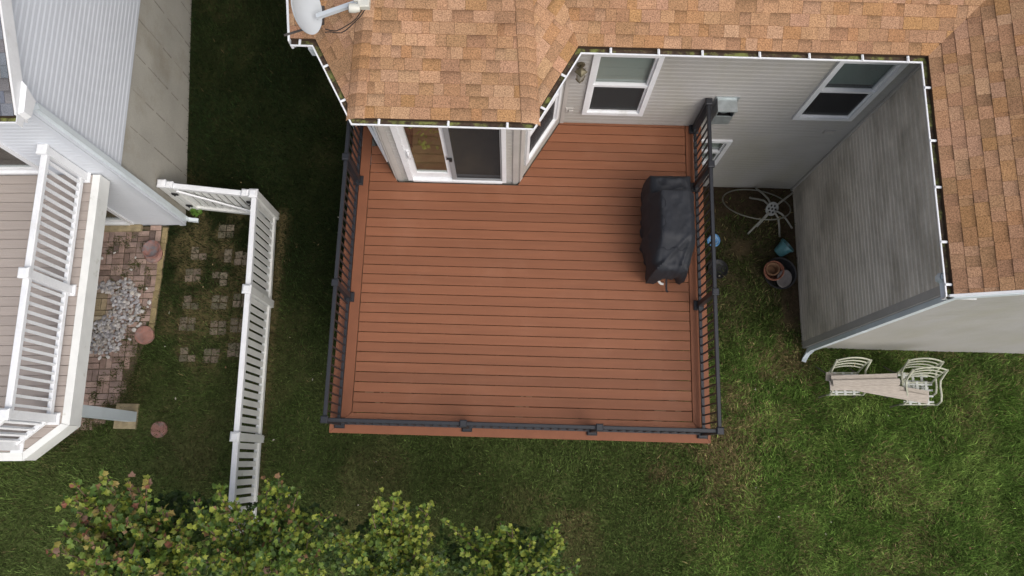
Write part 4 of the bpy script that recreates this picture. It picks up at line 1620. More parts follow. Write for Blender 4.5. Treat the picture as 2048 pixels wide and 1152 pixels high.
# roof
ny0 = NE + 0.075
XR = 0.13
nzf = lambda x, y: NZ + 0.03 + NS * (y - ny0)
NP = [(-9.3, ny0), (XR, ny0), (XR, 5.2), (-9.3, 5.2)]
mb = MB()
mb.prism(NP, lambda x, y: nzf(x, y) - 0.05, lambda x, y: nzf(x, y) - 0.004)
mb.prism([(-9.3, 5.2), (XR, 5.2), (XR, 10.6), (-9.3, 10.6)], lambda x, y: nzf(x, 10.4 - y) - 0.05, lambda x, y: nzf(x, 10.4 - y) - 0.004)
nroof = mb.build("roof", M['roof_felt'], nh)
st = []
shingle_plane(st, [(-1.6, ny0), (XR + 0.01, ny0), (XR + 0.01, 2.6), (-1.6, 2.6)], (-1.6, ny0), (1, 0), (0, 1), NZ + 0.03, NS, GREY, seed=21)
rest = MB()
for V, F, CC in st:
    cx = [sum(v[i] for v in V) / len(V) for i in range(3)]
    px, py, d = project((NO[0] + cx[0] - NROT * cx[1], NO[1] + cx[1] + NROT * cx[0], cx[2]))
    if -15 < px < 2060 and -15 < py < 1170:
        MB().add(V, F, CC).build("shingle", M['grey_shingle'], nroof)
    else:
        rest.add(V, F, CC)
rest.build("shingle_field", M['grey_shingle'], nroof, kind="stuff")
mb = MB()
for dz0, dz1, x0, x1 in ((-0.24, -0.02, XR + 0.002, XR + 0.03),):
    P = []
    for yy in (ny0 + 0.02, 5.2):
        for xx in (x0, x1):
            P += [(xx, yy, nzf(0, yy) + dz0), (xx, yy, nzf(0, yy) + dz1)]
    mb.add(P, [(0, 1, 3, 2), (4, 6, 7, 5), (0, 4, 5, 1), (2, 3, 7, 6), (1, 5, 7, 3), (0, 2, 6, 4)])
mb.build("rake_board", M['white'], nh)
mb = MB()
mb.add([(0.01, -0.02, nzf(0, 0) - 0.235), (XR, -0.02, nzf(0, 0) - 0.235), (XR, 5.2, nzf(0, 5.2) - 0.235), (0.01, 5.2, nzf(0, 5.2) - 0.235)], [(0, 1, 2, 3)])
mb.add([(-9.2, NE + 0.12, 4.9), (0.02, NE + 0.12, 4.9), (0.02, 0.02, 4.9), (-9.2, 0.02, 4.9)], [(0, 1, 2, 3)])
mb.build("soffit", M['white'], nh)
mb = MB()
mb.add([(XR + 0.03, -0.26, NZ - 0.16), (XR + 0.03, 0.02, NZ - 0.20), (XR + 0.03, 0.16, NZ + 0.02), (XR + 0.03, -0.26, NZ - 0.0),
        (XR + 0.085, -0.22, NZ - 0.16), (XR + 0.085, 0.0, NZ - 0.20), (XR + 0.085, 0.10, NZ + 0.0), (XR + 0.085, -0.22, NZ - 0.02)],
       [(0, 3, 2, 1), (4, 5, 6, 7), (0, 1, 5, 4), (1, 2, 6, 5), (2, 3, 7, 6), (3, 0, 4, 7)])
mb.build("cornice_return", M['white'], nh)
prof_n = [(0.0, NZ), (0.0, NZ - 0.018), (0.062, NZ - 0.115), (0.12, NZ - 0.115), (0.12, NZ - 0.005), (0.114, NZ - 0.005), (0.114, NZ - 0.11), (0.066, NZ - 0.11), (0.016, NZ - 0.03), (0.016, NZ)]
mb = sweep(MB(), [(-9.3, NE), (XR + 0.02, NE)], prof_n)
mb.box(XR + 0.02, XR + 0.03, NE - 0.004, NE + 0.122, NZ - 0.12, NZ + 0.004)
ng = mb.build("gutter", M['white'], nh)
mb = sweep(MB(), [(-9.25, NE), (XR + 0.01, NE)], [(0.068, NZ - 0.108), (0.112, NZ - 0.108), (0.112, NZ - 0.036), (0.06, NZ - 0.028), (0.0195, NZ - 0.034)])
mb.build("gutter_debris", M['gutter_debris'], ng, kind="stuff")
mb = MB().lathe([(0.040, -0.052), (0.040, -0.040), (0.046, -0.040), (0.046, -0.056)], (-0.02, NE + 0.066, NZ), 18)
mb.build("gutter_outlet", M['white'], ng)
mb = MB()
mb.box(-9.2, XR, NE + 0.122, NE + 0.14, 4.89, NZ)
mb.build("fascia", M['white'], nh)
MB().box(-9.0, -8.9, 0.05, 10, -0.2, 5.0).build("side_wall", M['siding_white'], nh)


def slider(a0, a1, z0, z1, nm):
    m = MB()
    m.box(a0, a0 + 0.07, -0.06, 0.035, z0, z1, fr_f)
    m.box(a1 - 0.07, a1, -0.06, 0.035, z0, z1, fr_f)
    m.box(a0 + 0.07, a1 - 0.07, -0.06, 0.045, z0, z0 + 0.05, fr_f)
    m.box(a0 + 0.07, a1 - 0.07, -0.06, 0.035, z1 - 0.07, z1, fr_f)
    mid = (a0 + a1) / 2
    m.box(mid - 0.03, mid + 0.03, -0.05, 0.02, z0 + 0.05, z1 - 0.07, fr_f)
    m.box(a0 + 0.07, a1 - 0.07, -0.05, 0.0, z0 + 0.052, z0 + 0.13, fr_f)
    d = m.build(nm, M['white'], nh)
    MB().box(a0 + 0.07, mid - 0.03, -0.03, -0.024, z0 + 0.12, z1 - 0.07, fr_f).build("pane", M['glass'], d)
    MB().box(mid + 0.03, a1 - 0.07, -0.03, -0.024, z0 + 0.12, z1 - 0.07, fr_f).build("pane", M['glass'], d)
    m = MB().box(a0, a1, -0.9, -0.88, z0 - 0.1, z1, fr_f)
    m.box(a0, a1, -0.88, -0.07, z0 - 0.1, z0, fr_f)
    m.build("dark_room", M['dark_room'], d)
    return d


slider(6.05, 8.02, 2.60, 4.72, "sliding_door")
slider(6.1, 8.10, 0.10, 2.12, "patio_door")
MB().box(6.0, 8.22, 0.02, 0.15, -0.1, 0.075, fr_f).build("door_step", M['pad'], nh)

# utility meters by the foundation (top edge of the view)
gm = thing("gas_meter", "grey-blue gas meter with rusty pipe beside the concrete foundation", "meter", (-6.12, 8.75, 0.66))
mb = MB().box(-6.22, -6.02, 8.62, 8.86, 1.12, 1.42, bev=0.03)
mb.build("meter_body", M['meter'], gm)
mb = MB().lathe([(0, 0), (0.085, 0), (0.09, 0.04), (0.06, 0.07), (0, 0.075)], (-5.94, 8.76, 1.28), 16, (0.3, 0, 1))
mb.build("regulator", M['galv'], gm)
mb = MB()
mb.tube([(-6.0, 8.72, 1.2), (-5.90, 8.62, 1.12), (-5.88, 8.58, 0.5)], 0.025, 8)
mb.tube([(-6.10, 8.74, 1.4), (-6.10, 8.80, 1.55), (-6.05, 9.0, 1.55), (-5.95, 8.95, 1.3)], 0.022, 8)
mb.build("pipe", M['copper'], gm)

# ------------------------------------------------------------------ neighbour's deck
nd = thing("neighbour_deck", "taupe neighbouring deck with white vinyl railing and cut corner", "deck", NO, NROT, local=True)
RX0, RY0 = -0.215, -3.77                    # cut corner
RX1, RY1 = -0.80, -4.255
TR = 0.12
outline = [(-9.0, RY1 + TR), (RX1 - 0.02, RY1 + TR), (RX0 - TR, RY0 + 0.03), (RX0 - TR, -0.03), (-9.0, -0.03)]
y = -0.03
while y > RY1:
    p = clip([(-9.0, y - 0.139), (0, y - 0.139), (0, y), (-9.0, y)], outline)
    if len(p) >= 3 and area(p) > 0.002:
        board(p, M['ndeck'], "deck_board", parent=nd)
    y -= 0.145
for nm, poly in (("rim_board", [(RX0 - TR + .004, RY0 + 0.028), (RX0, RY0), (RX0, -0.03), (RX0 - TR + .004, -0.03)]),
                 ("rim_board", [(RX1 - 0.015, RY1 + TR - .004), (RX1, RY1), (RX0 - .002, RY0 - .004), (RX0 - TR + .002, RY0 + 0.024)]),
                 ("rim_board", [(-9.0, RY1), (RX1 - .004, RY1), (RX1 - 0.02, RY1 + TR - .004), (-9.0, RY1 + TR - .004)])):
    board(poly, M['white_worn'], nm, z=DZ + 0.012, th=0.05, parent=nd)
for p, q in (((RX0 - 0.004, -0.03), (RX0 - 0.004, RY0)), ((RX0 - 0.004, RY0 - 0.004), (RX1, RY1 + 0.006)), ((RX1, RY1 + 0.006), (-9.0, RY1 + 0.006))):
    p, q = Vector((*p, 0)), Vector((*q, 0))
    u = (q - p).normalized()
    fr = Frame(p, u, (u.y, -u.x, 0))
    MB().box(0.002, (q - p).length - 0.002, 0.0, 0.022, DZ - 0.28, DZ - 0.04, fr).build("fascia_board", M['white_worn'], nd)
    MB().box(0.01, (q - p).length - 0.01, 0.0225, 0.045, DZ - 0.036, DZ + 0.004, fr).build("rim_trim", M['white_worn'], nd)
x = -8.6
while x < -0.4:
    MB().box(x - 0.02, x + 0.02, -4.0 if x < -0.9 else -3.6, -0.04, DZ - 0.26, DZ - 0.026).build("joist", M['joist'], nd)
    x += 0.45
NRH = 1.06


def npost(x, y, rz=0.0):
    fr = Frame((x, y, 0), (math.cos(rz), math.sin(rz), 0), (-math.sin(rz), math.cos(rz), 0))
    p = MB().box(-0.055, 0.055, -0.055, 0.055, DZ, DZ + NRH - 0.01, fr).build("rail_post", M['white'], nd)
    MB().box(-0.072, 0.072, -0.072, 0.072, DZ + NRH - 0.02, DZ + NRH + 0.05, fr, bev=0.02).build("post_cap", M['white'], p)
    MB().box(-0.085, 0.085, -0.085, 0.085, DZ + 0.001, DZ + 0.035, fr, bev=0.012).build("post_skirt", M['white'], p)


nbal = None


def nrun(p, q):
    global nbal
    p, q = Vector(p), Vector(q)
    d = q - p
    Lg = d.length
    u = d / Lg
    fr = Frame((p.x, p.y, 0), (u.x, u.y, 0), (-u.y, u.x, 0))
    MB().box(0.057, Lg - 0.057, -0.045, 0.045, DZ + NRH - 0.10, DZ + NRH - 0.03, fr, bev=0.012).build("top_rail", M['white'], nd)
    MB().box(0.057, Lg - 0.057, -0.03, 0.03, DZ + 0.08, DZ + 0.145, fr).build("bottom_rail", M['white'], nd)
    n = int(round(Lg / 0.126)) - 1
    for i in range(n):
        c = p + u * ((i + 1) * Lg / (n + 1))
        if nbal is None:
            nbal = MB().box(-0.018, 0.018, -0.018, 0.018, DZ + 0.146, DZ + NRH - 0.101).build("baluster", M['white'], nd)
            o = nbal
        else:
            o = nbal.copy()
            COL.objects.link(o)
            o.parent = nd
        o.location = (c.x, c.y, 0)
        o.rotation_euler = (0, 0, math.atan2(u.y, u.x))


nps = [(-0.445, -0.075), (-0.452, -1.83), (-0.445, -3.68), (-0.90, -4.06), (-2.7, -4.06), (-4.5, -4.06)]
for i, (x, y) in enumerate(nps):
    npost(x, y)
for p, q in zip(nps[:-1], nps[1:]):
    nrun(p, q)
# support post and its beam end
sp_ = MB().box(-0.675, -0.505, -3.595, -3.425, 0.06, DZ - 0.30).build("support_post", M['dspout'], nd)
MB().box(-0.69, -0.49, -3.54, -3.48, 1.98, 2.14).build("beam_notch", M['joist'], sp_)
MB().box(-4.5, -0.51, -3.42, -3.32, DZ - 0.55, DZ - 0.29).build("beam", M['white_worn'], nd)
for x in (-4.4,):
    MB().box(x - 0.07, x + 0.07, -3.58, -3.44, 0.0, DZ - 0.30).build("support_post", M['dspout'], nd)
pd = MB().box(-6.87, -6.485, 0.365, 0.80, -0.1, 0.055, bev=0.012).build("footing_pad", M['pad'])
tag(pd, "yellowed square concrete pad under the neighbouring deck's white post", "concrete pad")

# ------------------------------------------------------------------ brick patio
pm = MB()
pm.prism(PATIO, -0.1, 0.012)
patio = pm.build("patio", M['patio_bed'])
patio["kind"] = "structure"
BR_COL = [(0.310, 0.222, 0.186), (0.330, 0.235, 0.195), (0.280, 0.208, 0.180), (0.345, 0.255, 0.215), (0.29, 0.218, 0.190)]
rnd = random.Random(5)
bricks = []
cellx, ey = 0.212, NROT
for i in range(-40, 8):
    for j in range(-22, 4):
        cx, cy = -6.62 + i * 0.212, 3.85 + j * 0.212
        for h in (-1, 1):
            if (i + j) % 2:
                bx, by, w, l = cx, cy + h * 0.053, 0.203, 0.098
            else:
                bx, by, w, l = cx + h * 0.053, cy, 0.098, 0.203
            # rotate the field with the neighbour's house
            rx_, ry_ = bx + 6.62, by - 3.85
            X_, Y_ = -6.62 + rx_ - ey * ry_, 3.85 + ry_ + ey * rx_
            bricks.append((X_, Y_, w, l))
rest = MB()
nb = 0
bpoly = [(-10.0, 0.10), (-7.87, 0.16), (-7.15, 0.46), (-6.80, 0.88), (-6.74, 1.42), (-6.66, 1.9), (-6.52, 2.25), (-6.51, 4.03), (-10, 3.92)]
bx_arr = np.array([b[0] for b in bricks])
by_arr = np.array([b[1] for b in bricks])
ins = inside(bx_arr, by_arr, bpoly)
pale = np.exp(-(((bx_arr + 7.52) / 0.30) ** 2 + ((by_arr - 2.35) / 0.55) ** 2) ** 2)
for (X_, Y_, w, l), ok_, pl in zip(bricks, ins, pale):
    if not ok_:
        continue
    c = rnd.choice(BR_COL)
    v = rnd.uniform(0.8, 1.15)
    pc = rnd.choice([(0.35, 0.30, 0.22), (0.33, 0.29, 0.24), (0.32, 0.26, 0.16)])
    c = tuple((q * (1 - pl) + p * pl) * v for q, p in zip(c, pc))
    if Y_ > 3.0 and rnd.random() < 0.25:
        c = tuple(q * 0.65 for q in c)
    a = ey + rnd.uniform(-0.02, 0.02)
    fr = Frame((X_, Y_, 0), (math.cos(a), math.sin(a), 0), (-math.sin(a), math.cos(a), 0))
    hz = 0.03 + rnd.uniform(-0.006, 0.006)
    px, py, d = project((X_, Y_, 0.03))
    m = MB() if (px > 95 and nb < 300) else rest
    m.box(-w / 2 + .002, w / 2 - .002, -l / 2 + .002, l / 2 - .002, -0.03, hz, fr, col=c, bev=0.005)
    if m is not rest:
        m.build("brick", M['brick'], patio)
        nb += 1
rest.build("brick_field", M['brick'], patio, kind="stuff")
# tan edging pavers down the lawn side
yy = 4.02
while yy > 2.1:
    l = 0.30
    c = (0.27, 0.215, 0.115)
    v = rnd.uniform(0.8, 1.1)
    x_ = -6.455 - 0.035 * (yy - 4.0) * 0 + rnd.uniform(-.006, .006)
    MB().box(x_ - 0.05, x_ + 0.05, yy - l + 0.006, yy, -0.05, 0.034 + rnd.uniform(-.006, .006), col=tuple(q * v for q in c), bev=0.008).build("edging_paver", M['brick'], patio)
    yy -= l
# weeds in the joints
def tuft(mb, x, y, z, n, L, cols, spread=0.05):
    for _ in range(n):
        a = random.uniform(0, 6.28)
        bx, by = x + random.gauss(0, spread), y + random.gauss(0, spread)
        l = L * random.uniform(0.5, 1.2)
        lean = random.uniform(0.3, 1.2)
        w = random.uniform(0.003, 0.006)
        dx_, dy_ = math.cos(a), math.sin(a)
        mid = (bx + dx_ * l * .4 * math.sin(lean * .6), by + dy_ * l * .4 * math.sin(lean * .6), z + l * .5)
        tp = (mid[0] + dx_ * l * .6 * math.sin(lean), mid[1] + dy_ * l * .6 * math.sin(lean), mid[2] + l * .4 * math.cos(lean))
        c = random.choice(cols)
        v = random.uniform(0.7, 1.3)
        c = tuple(q * v for q in c)
        mb.add([(bx - dy_ * w, by + dx_ * w, z), (bx + dy_ * w, by - dx_ * w, z), (mid[0] + dy_ * w, mid[1] - dx_ * w, mid[2]), (mid[0] - dy_ * w, mid[1] + dx_ * w, mid[2]), tp],
               [(0, 1, 2, 3), (3, 2, 4)], c)


wm = MB()
GC = [(0.06, 0.085, 0.025), (0.09, 0.10, 0.035), (0.17, 0.14, 0.07)]
for k in range(46):
    t = random.random()
    x_ = -6.62 - random.random() ** 2 * 0.7
    y_ = random.uniform(0.5, 3.9)
    if y_ < 2.2:
        x_ -= 0.12
    tuft(wm, x_, y_, 0.028, 26, 0.05, GC, 0.045)
for x_, y_ in ((-7.28, 3.73), (-7.38, 3.56), (-7.1, 3.68), (-7.05, 3.12), (-6.9, 3.3), (-7.3, 0.9), (-7.0, 1.3), (-7.2, 1.15), (-6.85, 1.5)):
    tuft(wm, x_, y_, 0.03, 70, 0.05, GC, 0.05)
for k in range(40):
    y_ = random.uniform(0.85, 2.2)
    tuft(wm, -6.66 + 0.12 * (y_ - 1.5) + random.gauss(0, 0.06), y_, 0.015, 34, 0.055, GC, 0.05)
for k in range(60):
    x_ = random.uniform(-7.9, -6.7)
    tuft(wm, x_, max(0.12, 0.3 + (x_ + 7.4) * 0.7) + random.gauss(0.08, 0.10), 0.02, 30, 0.055, GC, 0.06)
wm.build("patio_weeds", M['grass'], kind="stuff")

# white stones
def rock(mb, c, r, col, rnd):
    t = (1 + 5 ** 0.5) / 2
    V0 = [(-1, t, 0), (1, t, 0), (-1, -t, 0), (1, -t, 0), (0, -1, t), (0, 1, t), (0, -1, -t), (0, 1, -t), (t, 0, -1), (t, 0, 1), (-t, 0, -1), (-t, 0, 1)]
    F0 = [(0, 11, 5), (0, 5, 1), (0, 1, 7), (0, 7, 10), (0, 10, 11), (1, 5, 9), (5, 11, 4), (11, 10, 2), (10, 7, 6), (7, 1, 8), (3, 9, 4), (3, 4, 2), (3, 2, 6), (3, 6, 8), (3, 8, 9), (4, 9, 5), (2, 4, 11), (6, 2, 10), (8, 6, 7), (9, 8, 1)]
    a = rnd.uniform(0, 6.28)
    sx, sy, sz = rnd.uniform(.8, 1.35), rnd.uniform(.65, 1.0), rnd.uniform(.5, .8)
    V = []
    for x, y, z in V0:
        k = r / 1.9 * rnd.uniform(.75, 1.2)
        x, y, z = x * sx * k, y * sy * k, z * sz * k
        V.append((c[0] + x * math.cos(a) - y * math.sin(a), c[1] + x * math.sin(a) + y * math.cos(a), c[2] + z))
    mb.add(V, F0, col)


GRV = [(-7.9, 3.02), (-7.70, 3.04), (-7.52, 2.94), (-7.28, 2.97), (-6.96, 3.04), (-6.79, 2.85), (-6.70, 2.52), (-6.69, 2.28), (-6.87, 2.15), (-6.94, 1.90), (-6.97, 1.70), (-7.28, 1.65),
       (-7.9, 1.66), (-7.9, 1.95), (-7.65, 1.95), (-7.46, 2.22), (-7.17, 2.45), (-7.25, 2.74), (-7.54, 2.80), (-7.9, 2.86)]
gm_ = MB()
cnt = 0
rnd = random.Random(3)
pts = []
while cnt < 520:
    x, y = rnd.uniform(-7.9, -6.65), rnd.uniform(1.6, 3.08)
    if not inside(np.array([x]), np.array([y]), GRV)[0]:
        continue
    r = rnd.uniform(0.022, 0.048)
    if any((x - a) ** 2 + (y - b) ** 2 < (0.8 * (r + c)) ** 2 for a, b, c in pts) and rnd.random() < 0.93:
        continue
    pts.append((x, y, r))
    v = rnd.uniform(0.75, 1.25)
    t = rnd.choice([(1, 1, 1), (1.0, 0.97, 0.93), (0.95, 0.97, 1.0), (1.0, 0.95, 0.86), (0.75, 0.75, 0.78)])
    rock(gm_, (x, y, 0.03 + r * 0.35 + rnd.uniform(0, 0.012)), r, tuple(q * v for q in t), rnd)
    cnt += 1
gm_.build("gravel", M['stone'], kind="stuff")
for x, y, r in ((-7.52, 3.40, .035), (-7.31, 3.51, .032), (-6.91, 3.43, .032), (-6.96, 3.20, .03), (-6.63, 2.86, .03), (-6.54, 2.61, .05), (-6.56, 2.52, .032),
                (-6.65, 2.44, .042), (-6.75, 2.74, .04), (-6.65, 2.22, .036), (-6.68, 2.17, .042), (-6.75, 2.10, .044), (-6.80, 1.93, .033), (-7.6, 1.55, .04), (-7.28, 1.58, .04), (-7.14, 1.60, .042), (-7.60, 3.27, .025), (-7.55, 3.22, .024)):
    m = MB()
    v = rnd.uniform(1.15, 1.5)
    rock(m, (0, 0, 0), r, (v, v * .99, v * .95), rnd)
    o = m.build("stone", M['stone'])
    o.location = (x, y, 0.03 + r * 0.4)
    tag(o, "single pale stone lying loose on the patio outside the heap", "stone", "stray pale stones on the brick patio")

# discs and bird bath
bb = thing("bird_bath_bowl", "round terracotta-rimmed bowl with stained grey centre on the brick patio", "bowl", (-6.585, 3.53, 0.03))
MB().lathe([(0, 0), (0.16, 0), (0.165, 0.05), (0.13, 0.09), (0, 0.09)], (-6.585, 3.50, 0.028), 32).build("base", M['disc'], bb)
MB().lathe([(0, 0.02), (0.10, 0.022), (0.145, 0.05), (0.150, 0.062), (0.165, 0.062), (0.165, 0.04), (0.12, -0.01), (0, -0.01)], (-6.57, 3.56, 0.135), 36).build("dish", M['bath'], bb)
o = MB().lathe([(0, 0.052), (0.158, 0.052), (0.166, 0.044), (0.166, -0.02)], (-6.55, 2.01, 0.02), 36).build("stepping_disc", M['disc'])
tag(o, "whole pink round stepping disc at the patio edge beside the stone heap", "stepping stone")
o = MB().lathe([(0, 0.012), (0.14, 0.010), (0.15, -0.03)], (-6.09, 0.37, 0.005), 28).build("stepping_disc", M['disc'])
tag(o, "half-buried pink round disc in the grass beyond the concrete pad", "stepping stone")

# sunken paver clusters
ordn = {1: "first", 2: "second", 3: "third", 4: "fourth", 5: "fifth", 6: "last"}
coln = {2: "nearest the patio", 3: "in the middle of the strip", 4: "against the white fence"}
for (x, y, rw, cl) in PAVERS:
    pv = thing("paver_cluster", f"sunken pavers, {ordn[rw]} row from the gate, {coln[cl]}", "stepping stone", (x, y, 0), 0, "sunken paver clusters between patio and fence")
    tw = random.uniform(-.12, .12)
    for i in (-1, 1):
        for j in (-1, 1):
            if random.random() < 0.10:
                continue
            c = random.choice([(0.150, 0.126, 0.092), (0.165, 0.132, 0.100), (0.125, 0.112, 0.078)])
            v = random.uniform(0.8, 1.15)
            a = 0.04 + tw + random.uniform(-.05, .05)
            fr = Frame((x + i * 0.074 + random.uniform(-.006, .006), y + j * 0.066 + random.uniform(-.006, .006), 0), (math.cos(a), math.sin(a), 0), (-math.sin(a), math.cos(a), 0))
            MB().box(-0.068, 0.068, -0.060, 0.060, -0.05, 0.002 + random.uniform(-0.012, 0.008), fr, col=tuple(q * v for q in c), bev=0.009).build("paver", M['brick'], pv)

# ------------------------------------------------------------------ white picket fence and gate
FZ = 1.25
fence = thing("picket_fence", "white vinyl picket fence running from the gate down the lawn", "fence", (-4.4, 1.6, 0))
fp = [(-4.455, 4.30), (-4.385, 2.64), (-4.315, 0.26), (-4.265, -1.15)]


def fpost(x, y, par, wide=0.127):
    h = wide / 2
    fr = Frame((x, y, 0), (1, 0, 0), (0, 1, 0))
    p = MB().box(-h, h, -h, h, -0.1, FZ - 0.02, fr).build("fence_post", M['white_worn'], par)
    MB().box(-h - 0.012, h + 0.012, -h - 0.012, h + 0.012, FZ - 0.03, FZ + 0.035, fr, bev=0.03).build("post_cap", M['white'], p)


def fence_run(p, q, par, pk=0.143, gate=False):
    p, q = Vector((*p, 0)), Vector((*q, 0))
    d = q - p
    Lg = d.length
    u = d / Lg
    fr = Frame(p, u, (-u.y, u.x, 0))
    e = 0.066
    MB().box(e, Lg - e, -0.045, 0.045, FZ - 0.13, FZ - 0.04, fr, bev=0.01).build("top_rail", M['white'], par)
    MB().box(e, Lg - e, -0.045, 0.045, 0.08, 0.17, fr, bev=0.01).build("bottom_rail", M['white_worn'], par)
    n = int(round((Lg - 2 * e) / pk))
    st_ = (Lg - 2 * e) / n
    for i in range(n):
        a = e + (i + 0.5) * st_
        MB().box(a - 0.046, a + 0.046, -0.011, 0.011, 0.171, FZ - 0.131, fr).build("picket", M['white_worn'], par)
    return fr, Lg


for x, y in fp:
    fpost(x, y, fence)
for p, q in zip(fp[:-1], fp[1:]):
    fence_run(p, q, fence)
fpost(-6.03, 4.43, fence, 0.12)
gate = thing("fence_gate", "white picket gate with black hinges between house and fence", "gate", (-5.25, 4.36, 0))
g0, g1 = (-5.90, 4.415), (-4.60, 4.31)
fr, Lg = fence_run((-5.93, 4.42), (-4.585, 4.308), gate)
for x, y in (g0, g1):
    h = 0.05
    frp = Frame((x, y, 0), (1, -.08, 0), (.08, 1, 0))
    p = MB().box(-h, h, -h, h, 0.04, FZ - 0.03, frp).build("gate_stile", M['white_worn'], gate)
    MB().box(-h - .01, h + .01, -h - .01, h + .01, FZ - 0.04, FZ + 0.025, frp, bev=0.025).build("post_cap", M['white'], p)
mb = MB()
mb.bar(fr(0.10, -0.06, FZ - 0.16), fr(Lg - 0.10, -0.06, 0.30), 0.03, 0.05)
mb.build("brace", M['white'], gate)
for a, z in ((0.0, 0.95), (0.0, 0.35)):
    mb = MB().box(a - 0.035, a + 0.075, -0.085, -0.067, z - 0.03, z + 0.03, fr)
    mb.tube([fr(a + .01, -0.09, z - 0.04), fr(a + .01, -0.09, z + 0.04)], 0.012, 6)
    mb.build("hinge", M['black_plastic'], gate)
mb = MB().box(Lg - 0.07, Lg + 0.04, -0.085, -0.067, 0.9, 0.98, fr)
mb.tube([fr(Lg, -0.09, 0.92), fr(Lg - 0.02, -0.13, 0.94)], 0.012, 6)
mb.build("latch", M['black_plastic'], gate)

# ------------------------------------------------------------------ leaves: shared by trees and weed
def leaf_shape():
    P = [(0, 0), (0.20, 0.06), (0.46, 0.10), (0.37, 0.33), (0.52, 0.54), (0.26, 0.64), (0.0, 1.02), (-0.26, 0.64), (-0.52, 0.54), (-0.37, 0.33), (-0.46, 0.10), (-0.20, 0.06)]
    V = [(x, y - 0.05, abs(x) * 0.28 - 0.22 * (y - 0.3) ** 2) for x, y in P] + [(0, 0.35, 0.0)]
    F = [(i, (i + 1) % 12, 12) for i in range(12)]
    return V, F


LV, LF = leaf_shape()
LVn = np.array(LV, np.float32)
_leafmesh = {}


def leaf_mesh(col):
    if col not in _leafmesh:
        me = bpy.data.meshes.new("leaf")
        me.from_pydata(LV, [], LF)
        ca = me.color_attributes.new("Col", 'FLOAT_COLOR', 'POINT')
        ca.data.foreach_set("color", np.tile(np.array([*col, 1], np.float32), (len(LV), 1)).ravel())
        me.materials.append(M['leaf'])
        _leafmesh[col] = me
    return _leafmesh[col]


wd = thing("weed", "small bright green weed at the foot of the gate post", "plant", (-5.91, 4.34, 0))
for k in range(9):
    o = bpy.data.objects.new("leaf", leaf_mesh((0.10, 0.20, 0.03)))
    COL.objects.link(o)
    o.parent = wd
    a = k * 2.4
    o.location = (0.07 * math.cos(a) * (k % 3 + .3) / 2, 0.07 * math.sin(a) * (k % 3 + .3) / 2, 0.06 + 0.02 * (k % 4))
    o.rotation_euler = (0.3, 0.2, a)
    o.scale = (0.10, 0.10, 0.10)

# ------------------------------------------------------------------ things right of the deck
# toppled table frame: rim hoop leaning up, hub plate and legs
tb = thing("table_frame", "glassless round patio table frame tipped over in the house corner", "table", (4.5, 4.75, 0))
mb = MB()
pts = []
for k in range(48):
    a = 2 * math.pi * k / 48
    t = math.sin(a)
    pts.append((4.33 + 0.585 * math.cos(a) + 0.04 * t, 4.655 - 0.42 * t, 0.42 + 0.38 * t))
mb.tube(pts, 0.012, 8, closed=True)
mb.build("rim", M['table_rim'], tb)
HB = Vector((4.60, 4.56, 0.45))
hn = Vector((0.25, -0.55, 0.8)).normalized()
hx = hn.cross(Vector((0, 1, 0))).normalized()
hy = hn.cross(hx)
mb = MB()
# plate with seven round holes
plate = MB()
NPL = 28
for ring_r, z in ():
    pass
plate.lathe([(0.0, -0.006), (0.128, -0.006), (0.128, 0.006), (0.0, 0.006)], HB, NPL, hn)
hub = plate.build("hub_plate", M['hub'], tb)
mb = MB()
for k in range(7):
    rr = 0.0 if k == 6 else 0.07
    a = k * math.pi / 3
    mb.lathe([(0, 0.0075), (0.021, 0.0075), (0.021, 0.002)], HB + hx * rr * math.cos(a) + hy * rr * math.sin(a), 12, hn)
mb.build("hub_hole", M['cable'], hub)
for tip, bend in (((4.46, 5.10, 0.06), 0.10), ((4.33, 4.90, 0.08), 0.12), ((5.12, 5.00, 0.12), 0.1), ((5.08, 4.33, 0.08), 0.12), ((4.86, 4.17, 0.05), 0.12), ((4.27, 4.20, 0.06), 0.05), ((4.43, 4.33, 0.10), 0.03)):
    tp = Vector(tip)
    d = (tp - HB)
    d2 = Vector((d.x, d.y, 0)).normalized()
    p0 = HB + d2 * 0.09
    p1 = HB + d2 * 0.2 + Vector((0, 0, -0.02))
    p2 = tp + d2 * -0.04 + Vector((0, 0, bend * 0.4))
    mb = MB()
    mb.tube([p0, p1, p1.lerp(p2, 0.5) + Vector((0, 0, 0.02)), p2, tp], 0.0175, 7)
    mb.build("leg", M['table'], tb)

pot = thing("flower_pot", "teal glazed flower pot tipped on its side above the black tub", "pot", (4.88, 3.93, 0))
ax = Vector((0.62, 0.52, 0.58)).normalized()
MB().lathe([(0, 0.0), (0.085, 0.0), (0.10, 0.02), (0.135, 0.2), (0.152, 0.205), (0.155, 0.24), (0.140, 0.24), (0.12, 0.18), (0.09, 0.03), (0, 0.03)],
           Vector((4.86, 3.90, 0.16)) - ax * 0.12, 32, ax).build("pot_body", M['teal'], pot)
o = MB().lathe([(0, 0.01), (0.22, 0.01), (0.27, 0.16), (0.295, 0.165), (0.295, 0.15), (0.285, 0.145), (0.235, -0.005), (0, -0.005)], (4.79, 3.445, 0.01), 40).build("plant_tub", M['tub'])
tag(o, "wide black plastic tub holding nested pots by the dirty wall", "tub")
ax = Vector((-0.10, -0.06, 1)).normalized()
o = MB().lathe([(0, 0.02), (0.10, 0.02), (0.142, 0.235), (0.150, 0.235), (0.165, 0.28), (0.175, 0.28), (0.178, 0.22), (0.155, 0.215), (0.115, 0), (0, 0)], (4.66, 3.47, 0.035), 36, ax).build("terracotta_pot", M['terracotta'])
tag(o, "larger orange terracotta pot standing in the black tub", "pot")
